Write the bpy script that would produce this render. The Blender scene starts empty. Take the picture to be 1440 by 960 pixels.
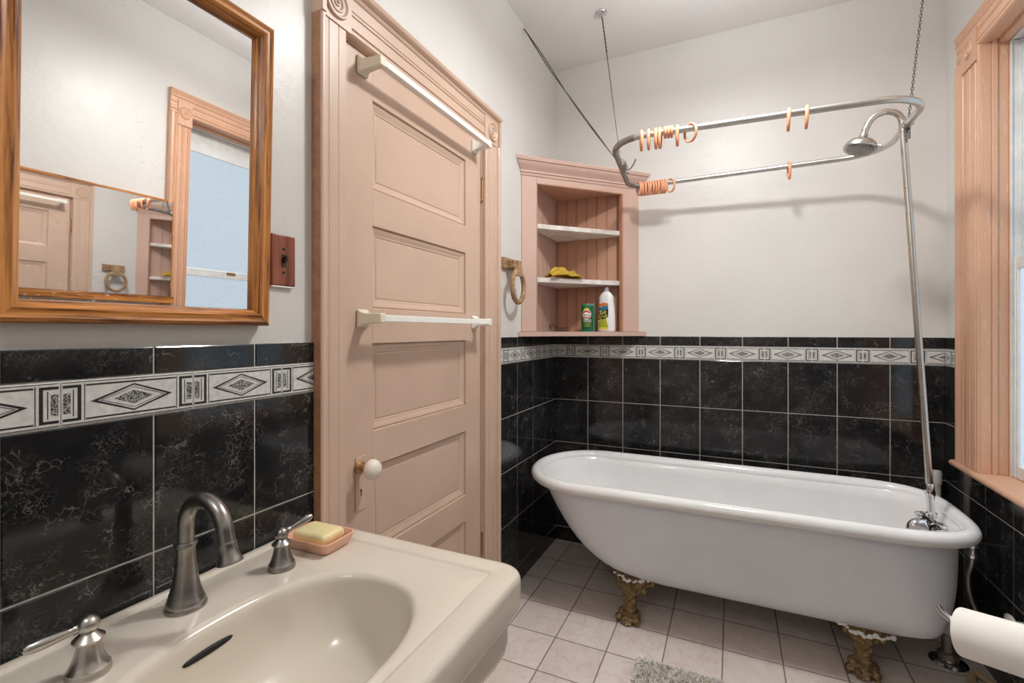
import bpy, bmesh, math, random
from mathutils import Vector, Matrix, noise
random.seed(7)
scene = bpy.context.scene
COL = scene.collection
PI = math.pi
sin, cos = math.sin, math.cos

# ---------------------------------------------------------------- materials
def lin(c):
    return tuple(((v/255)/12.92 if v/255 <= .04045 else ((v/255+.055)/1.055)**2.4) for v in c)

class N:
    """small node-graph helper"""
    def __init__(self, name):
        self.m = bpy.data.materials.new(name); self.m.use_nodes = True
        self.t = self.m.node_tree; self.t.nodes.clear()
        self.out = self.t.nodes.new('ShaderNodeOutputMaterial')
        self.b = self.t.nodes.new('ShaderNodeBsdfPrincipled')
        self.t.links.new(self.b.outputs[0], self.out.inputs[0])
        self._co = None
    def n(self, typ, **kw):
        x = self.t.nodes.new(typ)
        for k, v in kw.items():
            setattr(x, k, v)
        return x
    def link(self, a, b): self.t.links.new(a, b)
    def co(self):
        if self._co is None:
            self._co = self.n('ShaderNodeTexCoord').outputs['Object']
        return self._co
    def mapped(self, scale=(1, 1, 1), rot=(0, 0, 0), loc=(0, 0, 0)):
        m = self.n('ShaderNodeMapping'); m.inputs['Scale'].default_value = scale
        m.inputs['Rotation'].default_value = rot; m.inputs['Location'].default_value = loc
        self.link(self.co(), m.inputs[0]); return m.outputs[0]
    def noise(self, scale, detail=3, rough=.5, vec=None, dist=0):
        x = self.n('ShaderNodeTexNoise'); x.inputs['Scale'].default_value = scale
        x.inputs['Detail'].default_value = detail; x.inputs['Roughness'].default_value = rough
        x.inputs['Distortion'].default_value = dist
        self.link(vec if vec is not None else self.co(), x.inputs['Vector']); return x.outputs[0]
    def ramp(self, fac, stops):
        r = self.n('ShaderNodeValToRGB'); e = r.color_ramp.elements
        while len(e) < len(stops): e.new(.5)
        for i, (p, c) in enumerate(stops):
            e[i].position = p; e[i].color = (*c, 1) if len(c) == 3 else c
        self.link(fac, r.inputs[0]); return r.outputs[0]
    def math(self, op, a, b=None, c=None):
        m = self.n('ShaderNodeMath', operation=op)
        for i, v in enumerate((a, b, c)):
            if v is None: continue
            if isinstance(v, (int, float)): m.inputs[i].default_value = v
            else: self.link(v, m.inputs[i])
        return m.outputs[0]
    def mix(self, fac, a, b):
        m = self.n('ShaderNodeMix', data_type='RGBA')
        for sock, v in ((m.inputs[0], fac), (m.inputs[6], a), (m.inputs[7], b)):
            if isinstance(v, (int, float)): sock.default_value = v
            elif isinstance(v, tuple): sock.default_value = (*v, 1)
            else: self.link(v, sock)
        return m.outputs[2]
    def set(self, **kw):
        for k, v in kw.items():
            s = self.b.inputs[k]
            if isinstance(v, (int, float)): s.default_value = v
            elif isinstance(v, tuple): s.default_value = (*v, 1) if len(v) == 3 else v
            else: self.link(v, s)
    def bump(self, h, strength=.2, dist=.002):
        b = self.n('ShaderNodeBump'); b.inputs['Strength'].default_value = strength
        b.inputs['Distance'].default_value = dist
        self.link(h, b.inputs['Height']); self.link(b.outputs[0], self.b.inputs['Normal'])

def simple(name, rgb, rough=.5, metal=0., var=.06, vscale=30, bump=0., bscale=60, bdist=.001, **kw):
    g = N(name); c = lin(rgb)
    f = g.noise(vscale, 4)
    dark = tuple(v*(1-var) for v in c); light = tuple(min(1, v*(1+var)) for v in c)
    g.set(**{'Base Color': g.ramp(f, [(.3, dark), (.7, light)]), 'Roughness': rough, 'Metallic': metal})
    if bump: g.bump(g.noise(bscale, 4), bump, bdist)
    g.set(**kw)
    return g.m

M = {}
# wall paint: semi-gloss, brushed
def paint_wall(name, rgb, rough):
    g = N(name); c = lin(rgb)
    f = g.noise(3, 5, .6)
    g.set(**{'Base Color': g.ramp(f, [(.3, tuple(v*.965 for v in c)), (.7, tuple(v*1.02 for v in c))]), 'Roughness': rough})
    h = g.math('ADD', g.noise(38, 4, .6), g.math('MULTIPLY', g.noise(9, 3), 1.6))
    g.bump(h, .22, .004)
    return g.m
M['wall'] = paint_wall('wall_paint', (219, 217, 213), .38)
M['ceiling'] = paint_wall('ceiling_paint', (236, 235, 234), .7)
# pink painted wood
def paint_wood(name, rgb, rough=.36, ax=2, chips=0.):
    g = N(name); c = lin(rgb)
    sc = [26, 26, 26]; sc[ax] = 1.6
    f = g.noise(1, 5, .6, g.mapped(tuple(sc)))
    f2 = g.noise(4, 4, .6)
    base = g.mix(g.ramp(f2, [(.35, (0, 0, 0)), (.7, (1, 1, 1))]), tuple(v*.95 for v in c), tuple(v*1.03 for v in c))
    if chips:
        ch = g.ramp(g.noise(1, 5, .75, g.mapped((120, 120, 14))), [(.66-chips*.06, (0, 0, 0)), (.69-chips*.06, (1, 1, 1))])
        base = g.mix(g.math('MULTIPLY', ch, .55), base, lin((240, 214, 196)))
    g.set(**{'Base Color': base, 'Roughness': rough})
    g.bump(g.math('ADD', f, g.noise(60, 3)), .16, .0016)
    return g.m
M['pink'] = paint_wood('pink_painted_wood', (207, 178, 158))
M['pink_h'] = paint_wood('pink_painted_wood_rail', (207, 178, 158), ax=1)
M['pink_cab'] = paint_wood('dusty_pink_painted_wood', (208, 176, 162))
M['bead'] = paint_wood('ochre_pink_beadboard', (196, 150, 124))
M['pink_win'] = paint_wood('peach_painted_wood', (214, 169, 140), chips=1.0)
M['edge'] = simple('brown_casing_side', (170, 124, 94), .5, var=.2, vscale=40)
# black marbled tile
def tile_black():
    g = N('black_marbled_tile')
    def crack(scale, warp, wsc, wid):
        nz = g.n('ShaderNodeTexNoise'); nz.inputs['Scale'].default_value = wsc; nz.inputs['Detail'].default_value = 5; g.link(g.co(), nz.inputs['Vector'])
        va = g.n('ShaderNodeVectorMath', operation='MULTIPLY_ADD'); g.link(nz.outputs['Color'], va.inputs[0]); va.inputs[1].default_value = (warp,)*3; g.link(g.co(), va.inputs[2])
        v = g.n('ShaderNodeTexVoronoi', feature='DISTANCE_TO_EDGE'); v.inputs['Scale'].default_value = scale; g.link(va.outputs[0], v.inputs['Vector'])
        return g.ramp(v.outputs['Distance'], [(.0, (1, 1, 1)), (wid, (0, 0, 0))])
    v1 = crack(22, .15, 20, .04); v2 = crack(56, .11, 34, .06)
    m1 = g.ramp(g.noise(17, 4, .6), [(.52, (0, 0, 0)), (.64, (1, 1, 1))]); m2 = g.ramp(g.noise(11, 4, .6), [(.47, (0, 0, 0)), (.66, (1, 1, 1))])
    cl = g.ramp(g.noise(6, 4, .6), [(.35, (0, 0, 0)), (.75, (1, 1, 1))])
    fac = g.math('ADD', g.math('ADD', g.math('MULTIPLY', g.math('MULTIPLY', v1, m1), .75), g.math('MULTIPLY', g.math('MULTIPLY', v2, m2), .55)), g.math('MULTIPLY', cl, .07))
    base = g.mix(fac, lin((26, 26, 27)), lin((128, 127, 124)))
    g.set(**{'Base Color': base, 'Roughness': .09, 'Specular IOR Level': .5})
    g.bump(g.noise(11, 3), .12, .003)
    return g.m
M['tile'] = tile_black()
M['grout'] = simple('pale_grout', (196, 192, 186), .8, var=.15, vscale=80)
M['listello'] = simple('grey_stone_listello', (214, 212, 208), .3, var=.12, vscale=90)
M['listello_dark'] = simple('black_listello_print', (44, 44, 46), .3, var=.2, vscale=120)
M['listello_speck'] = (lambda: None)
def speck():
    g = N('listello_speckle')
    v = g.ramp(g.noise(420, 3, .7), [(.47, (0, 0, 0)), (.53, (1, 1, 1))])
    g.set(**{'Base Color': g.mix(v, lin((30, 30, 32)), lin((176, 174, 170))), 'Roughness': .35}); return g.m
M['listello_speck'] = speck()
# floor tile
def floor_mat():
    g = N('beige_pink_floor_tile')
    s = g.n('ShaderNodeSeparateXYZ'); g.link(g.co(), s.inputs[0])
    P = .2063
    def cell(o, off):
        u = g.math('DIVIDE', g.math('SUBTRACT', o, off), P)
        fr = g.math('FRACT', u)
        d = g.math('MINIMUM', fr, g.math('SUBTRACT', 1.0, fr))
        return g.math('FLOOR', u), g.math('MULTIPLY', d, P)
    cx, dx = cell(s.outputs[0], .109-P*20)
    cy, dy = cell(s.outputs[1], 2.04-P*40)
    d = g.math('MINIMUM', dx, dy)
    grout = g.ramp(d, [(.0, (1, 1, 1)), (.0017, (1, 1, 1)), (.0027, (0, 0, 0))])
    cv = g.n('ShaderNodeCombineXYZ'); g.link(cx, cv.inputs[0]); g.link(cy, cv.inputs[1])
    wn = g.n('ShaderNodeTexWhiteNoise', noise_dimensions='3D'); g.link(cv.outputs[0], wn.inputs['Vector'])
    va = g.n('ShaderNodeVectorMath', operation='MULTIPLY_ADD'); g.link(wn.outputs['Color'], va.inputs[0])
    va.inputs[1].default_value = (9, 9, 9); g.link(g.co(), va.inputs[2])
    n1 = g.noise(9, 5, .6, va.outputs[0], 1.0)
    vein = g.ramp(g.math('ABSOLUTE', g.math('SUBTRACT', n1, .5)), [(.0, (1, 1, 1)), (.035, (0, 0, 0))])
    cloud = g.ramp(g.noise(6, 4, .6, va.outputs[0]), [(.3, lin((224, 211, 203))), (.7, lin((236, 226, 219)))])
    base = g.mix(g.math('MULTIPLY', vein, .35), cloud, lin((200, 172, 162)))
    base = g.mix(g.math('MULTIPLY', wn.outputs['Value'], .12), base, lin((190, 172, 162)))
    base = g.mix(grout, base, lin((92, 78, 70)))
    g.set(**{'Base Color': base, 'Roughness': g.mix(grout, (.32, .32, .32), (.8, .8, .8))})
    g.bump(g.math('MULTIPLY', grout, -1), .6, .002)
    return g.m
M['floor'] = floor_mat()
# oak
def oak(name, a, b, axis, rough=.32):
    g = N(name)
    sc = [130, 130, 130]; sc[axis] = 6
    f = g.noise(1, 6, .65, g.mapped(tuple(sc)), .4)
    sc2 = [22, 22, 22]; sc2[axis] = 1.3
    f2 = g.noise(1, 3, .5, g.mapped(tuple(sc2)), .8)
    fac = g.math('ADD', g.math('MULTIPLY', f, .6), g.math('MULTIPLY', f2, .4))
    g.set(**{'Base Color': g.ramp(fac, [(.42, lin(a)), (.49, lin(tuple((p+2*q)//3 for p, q in zip(a, b)))), (.58, lin(b))]), 'Roughness': rough})
    g.bump(f, .2, .001); return g.m
M['oak_v'] = oak('golden_oak_upright', (104, 54, 20), (212, 142, 70), 2)
M['oak_h'] = oak('golden_oak_rail', (104, 54, 20), (212, 142, 70), 1)
M['oak_switch'] = oak('red_oak', (96, 46, 30), (150, 84, 58), 2)
M['oak_ring'] = oak('weathered_oak', (124, 94, 66), (182, 148, 112), 1, .55)
M['dark_brown'] = simple('dark_brown_plastic', (48, 26, 18), .35)
def mirror_mat():
    g = N('spotted_mirror')
    sp = g.ramp(g.noise(1, 4, .7, g.mapped((60, 90, 230), rot=(.5, 0, 0))), [(.60, (0, 0, 0)), (.66, (1, 1, 1))])
    zone = g.ramp(g.noise(3.2, 2), [(.44, (0, 0, 0)), (.6, (1, 1, 1))])
    fac = g.math('MULTIPLY', g.math('MULTIPLY', sp, zone), .6)
    g.set(**{'Base Color': (.86, .86, .855), 'Metallic': 1.0, 'Roughness': .015})
    d = g.n('ShaderNodeBsdfDiffuse'); d.inputs[0].default_value = (.85, .85, .84, 1)
    mx = g.n('ShaderNodeMixShader'); g.link(fac, mx.inputs[0]); g.link(g.b.outputs[0], mx.inputs[1]); g.link(d.outputs[0], mx.inputs[2])
    g.link(mx.outputs[0], g.out.inputs[0]); return g.m
M['mirror'] = mirror_mat()
M['mirror2'] = simple('cabinet_mirror', (240, 239, 238), .015, 1.0, var=.0)
# ceramics, enamel
def ceramic(name, rgb, rough=.12, var=.03, bump=.03):
    return simple(name, rgb, rough, 0, var=var, vscale=6, bump=bump, bscale=14, bdist=.002, **{'Coat Weight': .15, 'Coat Roughness': .08})
M['almond'] = ceramic('almond_porcelain', (219, 209, 194), .2)
M['enamel'] = ceramic('white_enamel', (238, 238, 238), .1)
M['tub_out'] = ceramic('white_painted_iron', (233, 239, 246), .28)
M['white_plastic'] = simple('white_plastic', (240, 238, 232), .25, var=.02)
M['yellowed_plastic'] = simple('cream_plastic', (226, 216, 196), .3, var=.03)
M['porcelain'] = ceramic('white_porcelain_knob', (236, 228, 214), .1)
# metals
def metal(name, rgb, rough, var=.15, scale=40, bump=.0):
    g = N(name); c = lin(rgb)
    f = g.noise(scale, 4, .6)
    g.set(**{'Base Color': g.ramp(f, [(.3, tuple(v*(1-var) for v in c)), (.7, tuple(min(1, v*(1+var)) for v in c))]),
             'Metallic': 1.0, 'Roughness': g.math('ADD', g.math('MULTIPLY', g.noise(scale*.6, 3), .08), rough-.04)})
    if bump: g.bump(g.noise(scale*3, 3), bump, .001)
    return g.m
M['nickel'] = metal('brushed_nickel', (196, 191, 184), .27, .05, 8)
M['pewter'] = metal('aged_pewter', (160, 156, 152), .3, .16, 50)
M['chrome'] = metal('chrome', (214, 214, 216), .1, .06)
M['rod'] = metal('dull_aluminium', (206, 204, 200), .34, .08, 25)
M['rod_dark'] = metal('grey_corroded_pipe', (158, 154, 148), .5, .18, 60, .1)
M['wire'] = metal('dark_cable', (96, 92, 88), .5, .2, 90)
M['steel_wire'] = metal('rusty_wire', (120, 98, 82), .4, .3, 90)
M['old_brass'] = metal('painted_over_hinge', (176, 140, 104), .5, .25, 120)
def brass_foot():
    g = N('worn_gilt_iron')
    f = g.noise(60, 5, .7); f2 = g.noise(28, 4)
    base = g.ramp(f, [(.32, lin((66, 50, 34))), (.5, lin((126, 102, 68))), (.68, lin((180, 154, 112)))])
    wh = g.ramp(f2, [(.68, (0, 0, 0)), (.72, (1, 1, 1))])
    g.set(**{'Base Color': g.mix(g.math('MULTIPLY', wh, .6), base, lin((214, 206, 190))), 'Metallic': .4, 'Roughness': .45})
    g.bump(g.noise(110, 4), .28, .002); return g.m
M['gilt'] = brass_foot()
M['caulk'] = simple('flaking_white_paint', (232, 232, 230), .6, var=.06, bump=.5, bscale=120, bdist=.002)
M['peach_plastic'] = simple('peach_plastic', (228, 160, 122), .35, var=.05, **{'Subsurface Weight': .1})
M['soap_dish'] = ceramic('pink_glazed_dish', (232, 180, 152), .22)
M['soap'] = simple('yellow_soap', (240, 222, 168), .5, var=.05, bump=.1, **{'Subsurface Weight': .25})
M['paper'] = simple('white_tissue_paper', (246, 244, 238), .9, var=.02, bump=.25, bscale=40, bdist=.002)
M['card'] = simple('cardboard', (176, 148, 116), .9)
M['hose'] = metal('braided_steel', (168, 166, 162), .35, .35, 300)
M['tan'] = simple('tan_rubber_hose', (196, 170, 136), .6, var=.12)
M['pipe_white'] = simple('off_white_pipe', (206, 202, 196), .4, var=.06)
M['marble'] = simple('worn_marbled_shelf', (226, 220, 214), .5, var=.16, vscale=22, bump=.2)
M['sash'] = simple('white_painted_sash', (226, 228, 228), .4, var=.08, vscale=18)
M['rag'] = simple('mustard_cloth', (206, 170, 62), .9, var=.25, vscale=60, bump=.6, bscale=300, bdist=.002)
M['green'] = simple('green_can_paint', (20, 132, 92), .25, var=.05)
M['green_d'] = simple('dark_green_print', (16, 88, 54), .3)
M['red'] = simple('red_print', (206, 62, 42), .35)
M['white_print'] = simple('white_print', (244, 244, 240), .4, var=.02)
M['black_print'] = simple('black_print', (26, 26, 30), .4)
M['blue_print'] = simple('blue_print', (44, 122, 170), .4)
M['yellow_print'] = simple('yellow_print', (240, 222, 110), .4)
M['lime_print'] = simple('lime_print', (186, 188, 50), .4)
M['orange_print'] = simple('orange_print', (232, 112, 60), .4)
M['bottle'] = simple('white_bottle_plastic', (240, 240, 240), .3, var=.02)
M['cap_grey'] = simple('grey_cap', (178, 178, 182), .4)
M['dark'] = simple('dark_opening', (22, 19, 16), .6)
M['rug'] = simple('grey_beige_shag', (240, 237, 231), .95, var=.14, vscale=50)
M['rug_base'] = simple('rug_backing', (176, 160, 136), .95)
M['outside'] = simple('shade_board', (200, 200, 200), .8)
def pane():
    g = N('frosted_pane')
    sp = g.ramp(g.noise(60, 4, .7), [(.3, (.72, .72, .72)), (.45, (1, 1, 1))])
    col = g.mix(sp, lin((150, 165, 176)), lin((214, 232, 246)))
    g.set(**{'Base Color': (.08, .09, .1), 'Roughness': .35, 'Emission Color': col, 'Emission Strength': PANE})
    return g.m
PANE = .85
M['pane'] = pane()

# ---------------------------------------------------------------- mesh helper
class MB:
    def __init__(self): self.v = []; self.f = []; self.mi = []
    def add(self, verts, faces, mi=0):
        o = len(self.v); self.v += [tuple(p) for p in verts]
        self.f += [tuple(i+o for i in f) for f in faces]; self.mi += [mi]*len(faces); return self
    def box(self, x0, x1, y0, y1, z0, z1, mi=0):
        v = [(x, y, z) for z in (z0, z1) for y in (y0, y1) for x in (x0, x1)]
        return self.add(v, [(0, 2, 3, 1), (4, 5, 7, 6), (0, 1, 5, 4), (2, 6, 7, 3), (0, 4, 6, 2), (1, 3, 7, 5)], mi)
    def prism(self, poly, fn, a, b, mi=0):
        """poly: list of 2D pts (ccw); fn(p, s) -> 3D; extruded from s=a to s=b"""
        n = len(poly)
        v = [fn(p, a) for p in poly]+[fn(p, b) for p in poly]
        f = [tuple(range(n))[::-1], tuple(range(n, 2*n))]
        f += [(i, (i+1) % n, n+(i+1) % n, n+i) for i in range(n)]
        return self.add(v, f, mi)
    def loft(self, rings, mi=0, cap0=True, cap1=True, closed=True):
        n = len(rings[0]); v = [p for r in rings for p in r]; f = []
        for k in range(len(rings)-1):
            for i in range(n if closed else n-1):
                j = (i+1) % n
                f.append((k*n+i, k*n+j, (k+1)*n+j, (k+1)*n+i))
        if cap0: f.append(tuple(range(n))[::-1])
        if cap1: f.append(tuple((len(rings)-1)*n+i for i in range(n)))
        return self.add(v, f, mi)
    def lathe(self, prof, c=(0, 0, 0), axis=(0, 0, 1), n=32, mi=0):
        """prof: (radius, height) list"""
        a = Vector(axis).normalized(); u = a.orthogonal().normalized(); w = a.cross(u); c = Vector(c)
        rings = [[c+a*h+(u*cos(2*PI*i/n)+w*sin(2*PI*i/n))*max(r, 1e-5) for i in range(n)] for r, h in prof]
        return self.loft(rings, mi)
    def tube(self, path, r, n=12, mi=0, closed=False, flat=1.0):
        path = [Vector(p) for p in path]; m = len(path); rings = []; prev = None
        for i, p in enumerate(path):
            if closed: t = path[(i+1) % m]-path[i-1]
            else: t = path[min(i+1, m-1)]-path[max(i-1, 0)]
            t.normalize()
            u = t.orthogonal().normalized() if prev is None else (prev-t*prev.dot(t)).normalized()
            prev = u; w = t.cross(u); rr = r(i/(m-1)) if callable(r) else r
            rings.append([p+(u*cos(2*PI*k/n)+w*sin(2*PI*k/n)*flat)*rr for k in range(n)])
        if closed:
            # align last with first
            rings.append(rings[0]); 
            return self.loft(rings, mi, False, False)
        return self.loft(rings, mi)
    def sphere(self, c, r, n=16, mi=0, sc=(1, 1, 1), rot=None):
        c = Vector(c); rings = []
        for k in range(n//2+1):
            t = PI*k/(n//2); rr = max(sin(t), 1e-4)
            ring = []
            for i in range(n):
                q = Vector((rr*cos(2*PI*i/n)*sc[0], rr*sin(2*PI*i/n)*sc[1], -cos(t)*sc[2]))*r
                if rot: q = rot @ q
                ring.append(c+q)
            rings.append(ring)
        return self.loft(rings, mi)
    def build(self, name, mats, parent=None, bevel=0, seg=2, smooth=True, angle=40, weld=False, **props):
        me = bpy.data.meshes.new(name)
        off = world_loc(parent) if parent else Vector((0, 0, 0))
        me.from_pydata([tuple(Vector(p)-off) for p in self.v], [], self.f)
        if not isinstance(mats, (list, tuple)): mats = [mats]
        for m in mats: me.materials.append(m)
        me.polygons.foreach_set('material_index', self.mi)
        bm = bmesh.new(); bm.from_mesh(me)
        if weld: bmesh.ops.remove_doubles(bm, verts=bm.verts, dist=1e-6)
        bmesh.ops.recalc_face_normals(bm, faces=bm.faces)
        bm.to_mesh(me); bm.free()
        if smooth:
            for p in me.polygons: p.use_smooth = True
            me.set_sharp_from_angle(angle=math.radians(angle))
        me.update()
        o = bpy.data.objects.new(name, me); COL.objects.link(o)
        if parent: o.parent = parent
        if bevel:
            b = o.modifiers.new('bevel', 'BEVEL'); b.width = bevel; b.segments = seg; b.limit_method = 'ANGLE'; b.angle_limit = math.radians(40)
            b.harden_normals = False
        for k, v in props.items(): o[k] = v
        return o

def world_loc(o):
    l = Vector((0, 0, 0))
    while o is not None:
        l += Vector(o.location); o = o.parent
    return l

def thing(name, label, cat, loc=(0, 0, 0), group=None):
    o = bpy.data.objects.new(name, None); COL.objects.link(o); o.location = loc; o.empty_display_size = .05
    o['label'] = label; o['category'] = cat
    if group: o['group'] = group
    return o
def tag(o, label, cat, group=None):
    o['label'] = label; o['category'] = cat
    if group: o['group'] = group
    return o
def structure(name, loc=(0, 0, 0)):
    o = bpy.data.objects.new(name, None); COL.objects.link(o); o.location = loc; o['kind'] = 'structure'; return o

def text_mesh(body, size, extrude=.0004):
    cu = bpy.data.curves.new('lettering', 'FONT'); cu.body = body; cu.size = size; cu.align_x = 'CENTER'; cu.align_y = 'CENTER'; cu.extrude = extrude
    ob = bpy.data.objects.new('lettering', cu); COL.objects.link(ob)
    dg = bpy.context.evaluated_depsgraph_get(); dg.update()
    me = bpy.data.meshes.new_from_object(ob.evaluated_get(dg))
    v = [tuple(p.co) for p in me.vertices]; f = [tuple(p.vertices) for p in me.polygons]
    bpy.data.objects.remove(ob); bpy.data.curves.remove(cu); bpy.data.meshes.remove(me)
    return v, f

def arc(c, r, a0, a1, n, u, w):
    c, u, w = Vector(c), Vector(u), Vector(w)
    return [c+u*(r*cos(a0+(a1-a0)*i/n))+w*(r*sin(a0+(a1-a0)*i/n)) for i in range(n+1)]

def smooth_path(pts, n=8):
    P = [Vector(p) for p in pts]; P = [P[0]*2-P[1]]+P+[P[-1]*2-P[-2]]; out = []
    for i in range(1, len(P)-2):
        for k in range(n):
            t = k/n
            out.append(.5*((2*P[i])+(P[i+1]-P[i-1])*t+(2*P[i-1]-5*P[i]+4*P[i+1]-P[i+2])*t*t+(3*P[i]-P[i-1]-3*P[i+1]+P[i+2])*t**3))
    out.append(P[-2]); return out

# ---------------------------------------------------------------- dimensions (metres): left wall x=0, back wall y=YB, floor z=0
XR, YB, YF, ZC = 1.827, 2.717, -1.35, 2.805
ZT = 1.216                          # top of the tile wainscot
DY0, DY1, DZ = .983, 1.779, 2.048   # door opening
WY0, WY1, WZ0, WZ1 = 1.635, 2.346, .715, 2.316   # window opening

# ---------------------------------------------------------------- shell
MB().box(-.12, XR+.14, YF-.12, YB+.12, -.1, 0).build('floor', M['floor'], smooth=False, kind='structure')
MB().box(-.12, XR+.14, YF-.12, YB+.12, ZC, ZC+.1).build('ceiling', M['ceiling'], smooth=False, kind='structure')
MB().box(-.12, XR+.14, YB, YB+.12, 0, ZC).build('wall_back', M['wall'], smooth=False, kind='structure')
MB().box(-.12, XR+.14, YF-.12, YF, 0, ZC).build('wall_front', M['wall'], smooth=False, kind='structure')
wl = MB(); wl.box(-.12, 0, YF, DY0-.02, 0, ZC); wl.box(-.12, 0, DY1+.02, YB, 0, ZC); wl.box(-.12, 0, DY0-.02, DY1+.02, DZ+.02, ZC)
wl.box(-.12, -.09, DY0-.02, DY1+.02, 0, DZ+.02)
wl.build('wall_left', M['wall'], smooth=False, kind='structure')
wr = MB(); a = .02
wr.box(XR, XR+.14, YF, WY0-a, 0, ZC); wr.box(XR, XR+.14, WY1+a, YB, 0, ZC)
wr.box(XR, XR+.14, WY0-a, WY1+a, 0, WZ0-.025); wr.box(XR, XR+.14, WY0-a, WY1+a, WZ1+a, ZC)
wr.build('wall_right', M['wall'], smooth=False, kind='structure')

# ---------------------------------------------------------------- tile wainscots
def wainscot(name, P, segs, joints, bjoints, border=True):
    """P(s, z, d) -> 3D point at distance s along the wall, height z, d off the wall. segs: (s0, s1, ztop)"""
    rows = [(0, .081), (.081, .334), (.334, .587), (.587, .840), (.840, 1.093), (1.165, ZT)]
    G = .0016
    t = MB(); b = MB()
    def slab(mb, s0, s1, z0, z1, d0, d1, ins, mi):
        v = [P(s0, z0, d0), P(s1, z0, d0), P(s1, z1, d0), P(s0, z1, d0),
             P(s0, z0, d1-.0012), P(s1, z0, d1-.0012), P(s1, z1, d1-.0012), P(s0, z1, d1-.0012),
             P(s0+ins, z0+ins, d1), P(s1-ins, z0+ins, d1), P(s1-ins, z1-ins, d1), P(s0+ins, z1-ins, d1)]
        f = [(0, 1, 2, 3), (8, 9, 10, 11)]
        for i in range(4):
            j = (i+1) % 4; f += [(i, j, 4+j, 4+i), (4+i, 4+j, 8+j, 8+i)]
        mb.add(v, f, mi)
    def bar(mb, poly, d, mi):   # flat printed shape standing proud of the tile face, cut off at the ends of the wall
        for lim, sg in ((CUT[0]+.001, 1), (CUT[1]-.001, -1)):
            out = []
            for i in range(len(poly)):
                p, q = poly[i], poly[(i+1) % len(poly)]
                ip, iq = (p[0]-lim)*sg >= 0, (q[0]-lim)*sg >= 0
                if ip: out.append(p)
                if ip != iq:
                    k = (lim-p[0])/(q[0]-p[0]); out.append((lim, p[1]+(q[1]-p[1])*k))
            poly = out
            if len(poly) < 3: return
        v = [P(s, z, .0078) for s, z in poly]+[P(s, z, d) for s, z in poly]; n = len(poly)
        mb.add(v, [tuple(range(n)), tuple(range(n, 2*n))]+[(i, (i+1) % n, n+(i+1) % n, n+i) for i in range(n)], mi)
    joints = sorted(joints); CUT = [0, 0]
    for s0, s1, zt in segs:
        CUT[:] = [s0, s1]
        slab(t, s0, s1, 0, zt, .0002, .0066, .0003, 1)
        for z0, z1 in rows:
            if z0 >= zt-.01: continue
            js = [s0]+[j for j in joints if s0+.004 < j < s1-.004]+[s1]
            for a, c in zip(js, js[1:]):
                slab(t, a+(G if a > s0 else 0), c-(G if c < s1 else 0), z0+G*(z0 > 0), min(z1, zt)-G*(z1 < zt-.001)*(z1 != ZT), .003, .0085, .0022, 0)
        if zt < 1.1: continue
        z0, z1 = 1.093, 1.165
        js = [s0]+[j for j in bjoints if s0+.004 < j < s1-.004]+[s1]
        for a, c in zip(js, js[1:]):
            slab(b, a+G*.5, c-G*.5, z0+.0008, z1-.0008, .003, .0084, .0015, 0)
        W = bjoints[1]-bjoints[0]; H = z1-z0
        for j in [bjoints[0]-W]+list(bjoints):
            def Q(u, w): return (j+u*W, z0+w*H)
            def rect(u0, u1, w0, w1, mi=1):
                u0c, u1c = max(u0, (s0-j)/W+.01), min(u1, (s1-j)/W-.01)
                if u1c-u0c < .003: return
                bar(b, [Q(u0c, w0), Q(u1c, w0), Q(u1c, w1), Q(u0c, w1)], .0088, mi)
            for e in (0, 1):
                X = (lambda u: u) if e == 0 else (lambda u: 1-u)
                def r2(u0, u1, w0, w1, mi=1):
                    p, q = sorted((X(u0), X(u1))); rect(p, q, w0, w1, mi)
                r2(.105, .128, .1, .9); r2(.012, .105, .1, .16); r2(.012, .105, .84, .9)      # thick bracket
                r2(.015, .06, .27, .73, 2); r2(.075, .081, .2, .8)                            # speckled core
                r2(.148, .153, .08, .92)
            rect(.16, .84, .10, .135); rect(.16, .84, .865, .90)
            rect(.01, .99, .03, .045); rect(.01, .99, .955, .97)
            # lozenge
            def loz(hw, hh, wd, mi):
                pts = [(.5-hw, .5), (.5, .5-hh), (.5+hw, .5), (.5, .5+hh)]
                inn = [(.5-hw+wd*2.1, .5), (.5, .5-hh+wd*1.5), (.5+hw-wd*2.1, .5), (.5, .5+hh-wd*1.5)]
                for i in range(4):
                    k = (i+1) % 4; q = [pts[i], pts[k], inn[k], inn[i]]
                    bar(b, [Q(*p) for p in q], .0088, mi)
            loz(.31, .33, .022, 1); loz(.245, .25, .006, 1)
            core = [(.5-.15, .5), (.5, .5-.17), (.5+.15, .5), (.5, .5+.17)]
            bar(b, [Q(*p) for p in core], .0086, 2)
    o = t.build(name, [M['tile'], M['grout']], smooth=False, kind='structure')
    if b.v: b.build('tile_border', [M['listello'], M['listello_dark'], M['listello_speck']], o, smooth=False, label='grey tile border with black lozenges')
    return o
T = .203
wainscot('trim_1', lambda s, z, d: (d, s, z), [(YF, .884, ZT), (1.905, YB-.0086, ZT)], [.481+T*k+.0355 for k in range(-9, 12)], [.586+T*k for k in range(-9, 12)])
wainscot('trim_2', lambda s, z, d: (s, YB-d, z), [(.0, XR-.0086, ZT)], [.0+T*k for k in range(1, 10)], [.1+T*k for k in range(0, 10)])
wainscot('trim_3', lambda s, z, d: (XR-d, s, z), [(YF, 1.455, ZT), (1.455, 2.545, .688), (2.545, YB, ZT)], [2.717-.187-T*.95*k for k in range(0, 21)], [2.617-T*k for k in range(19, -1, -1)])

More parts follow.
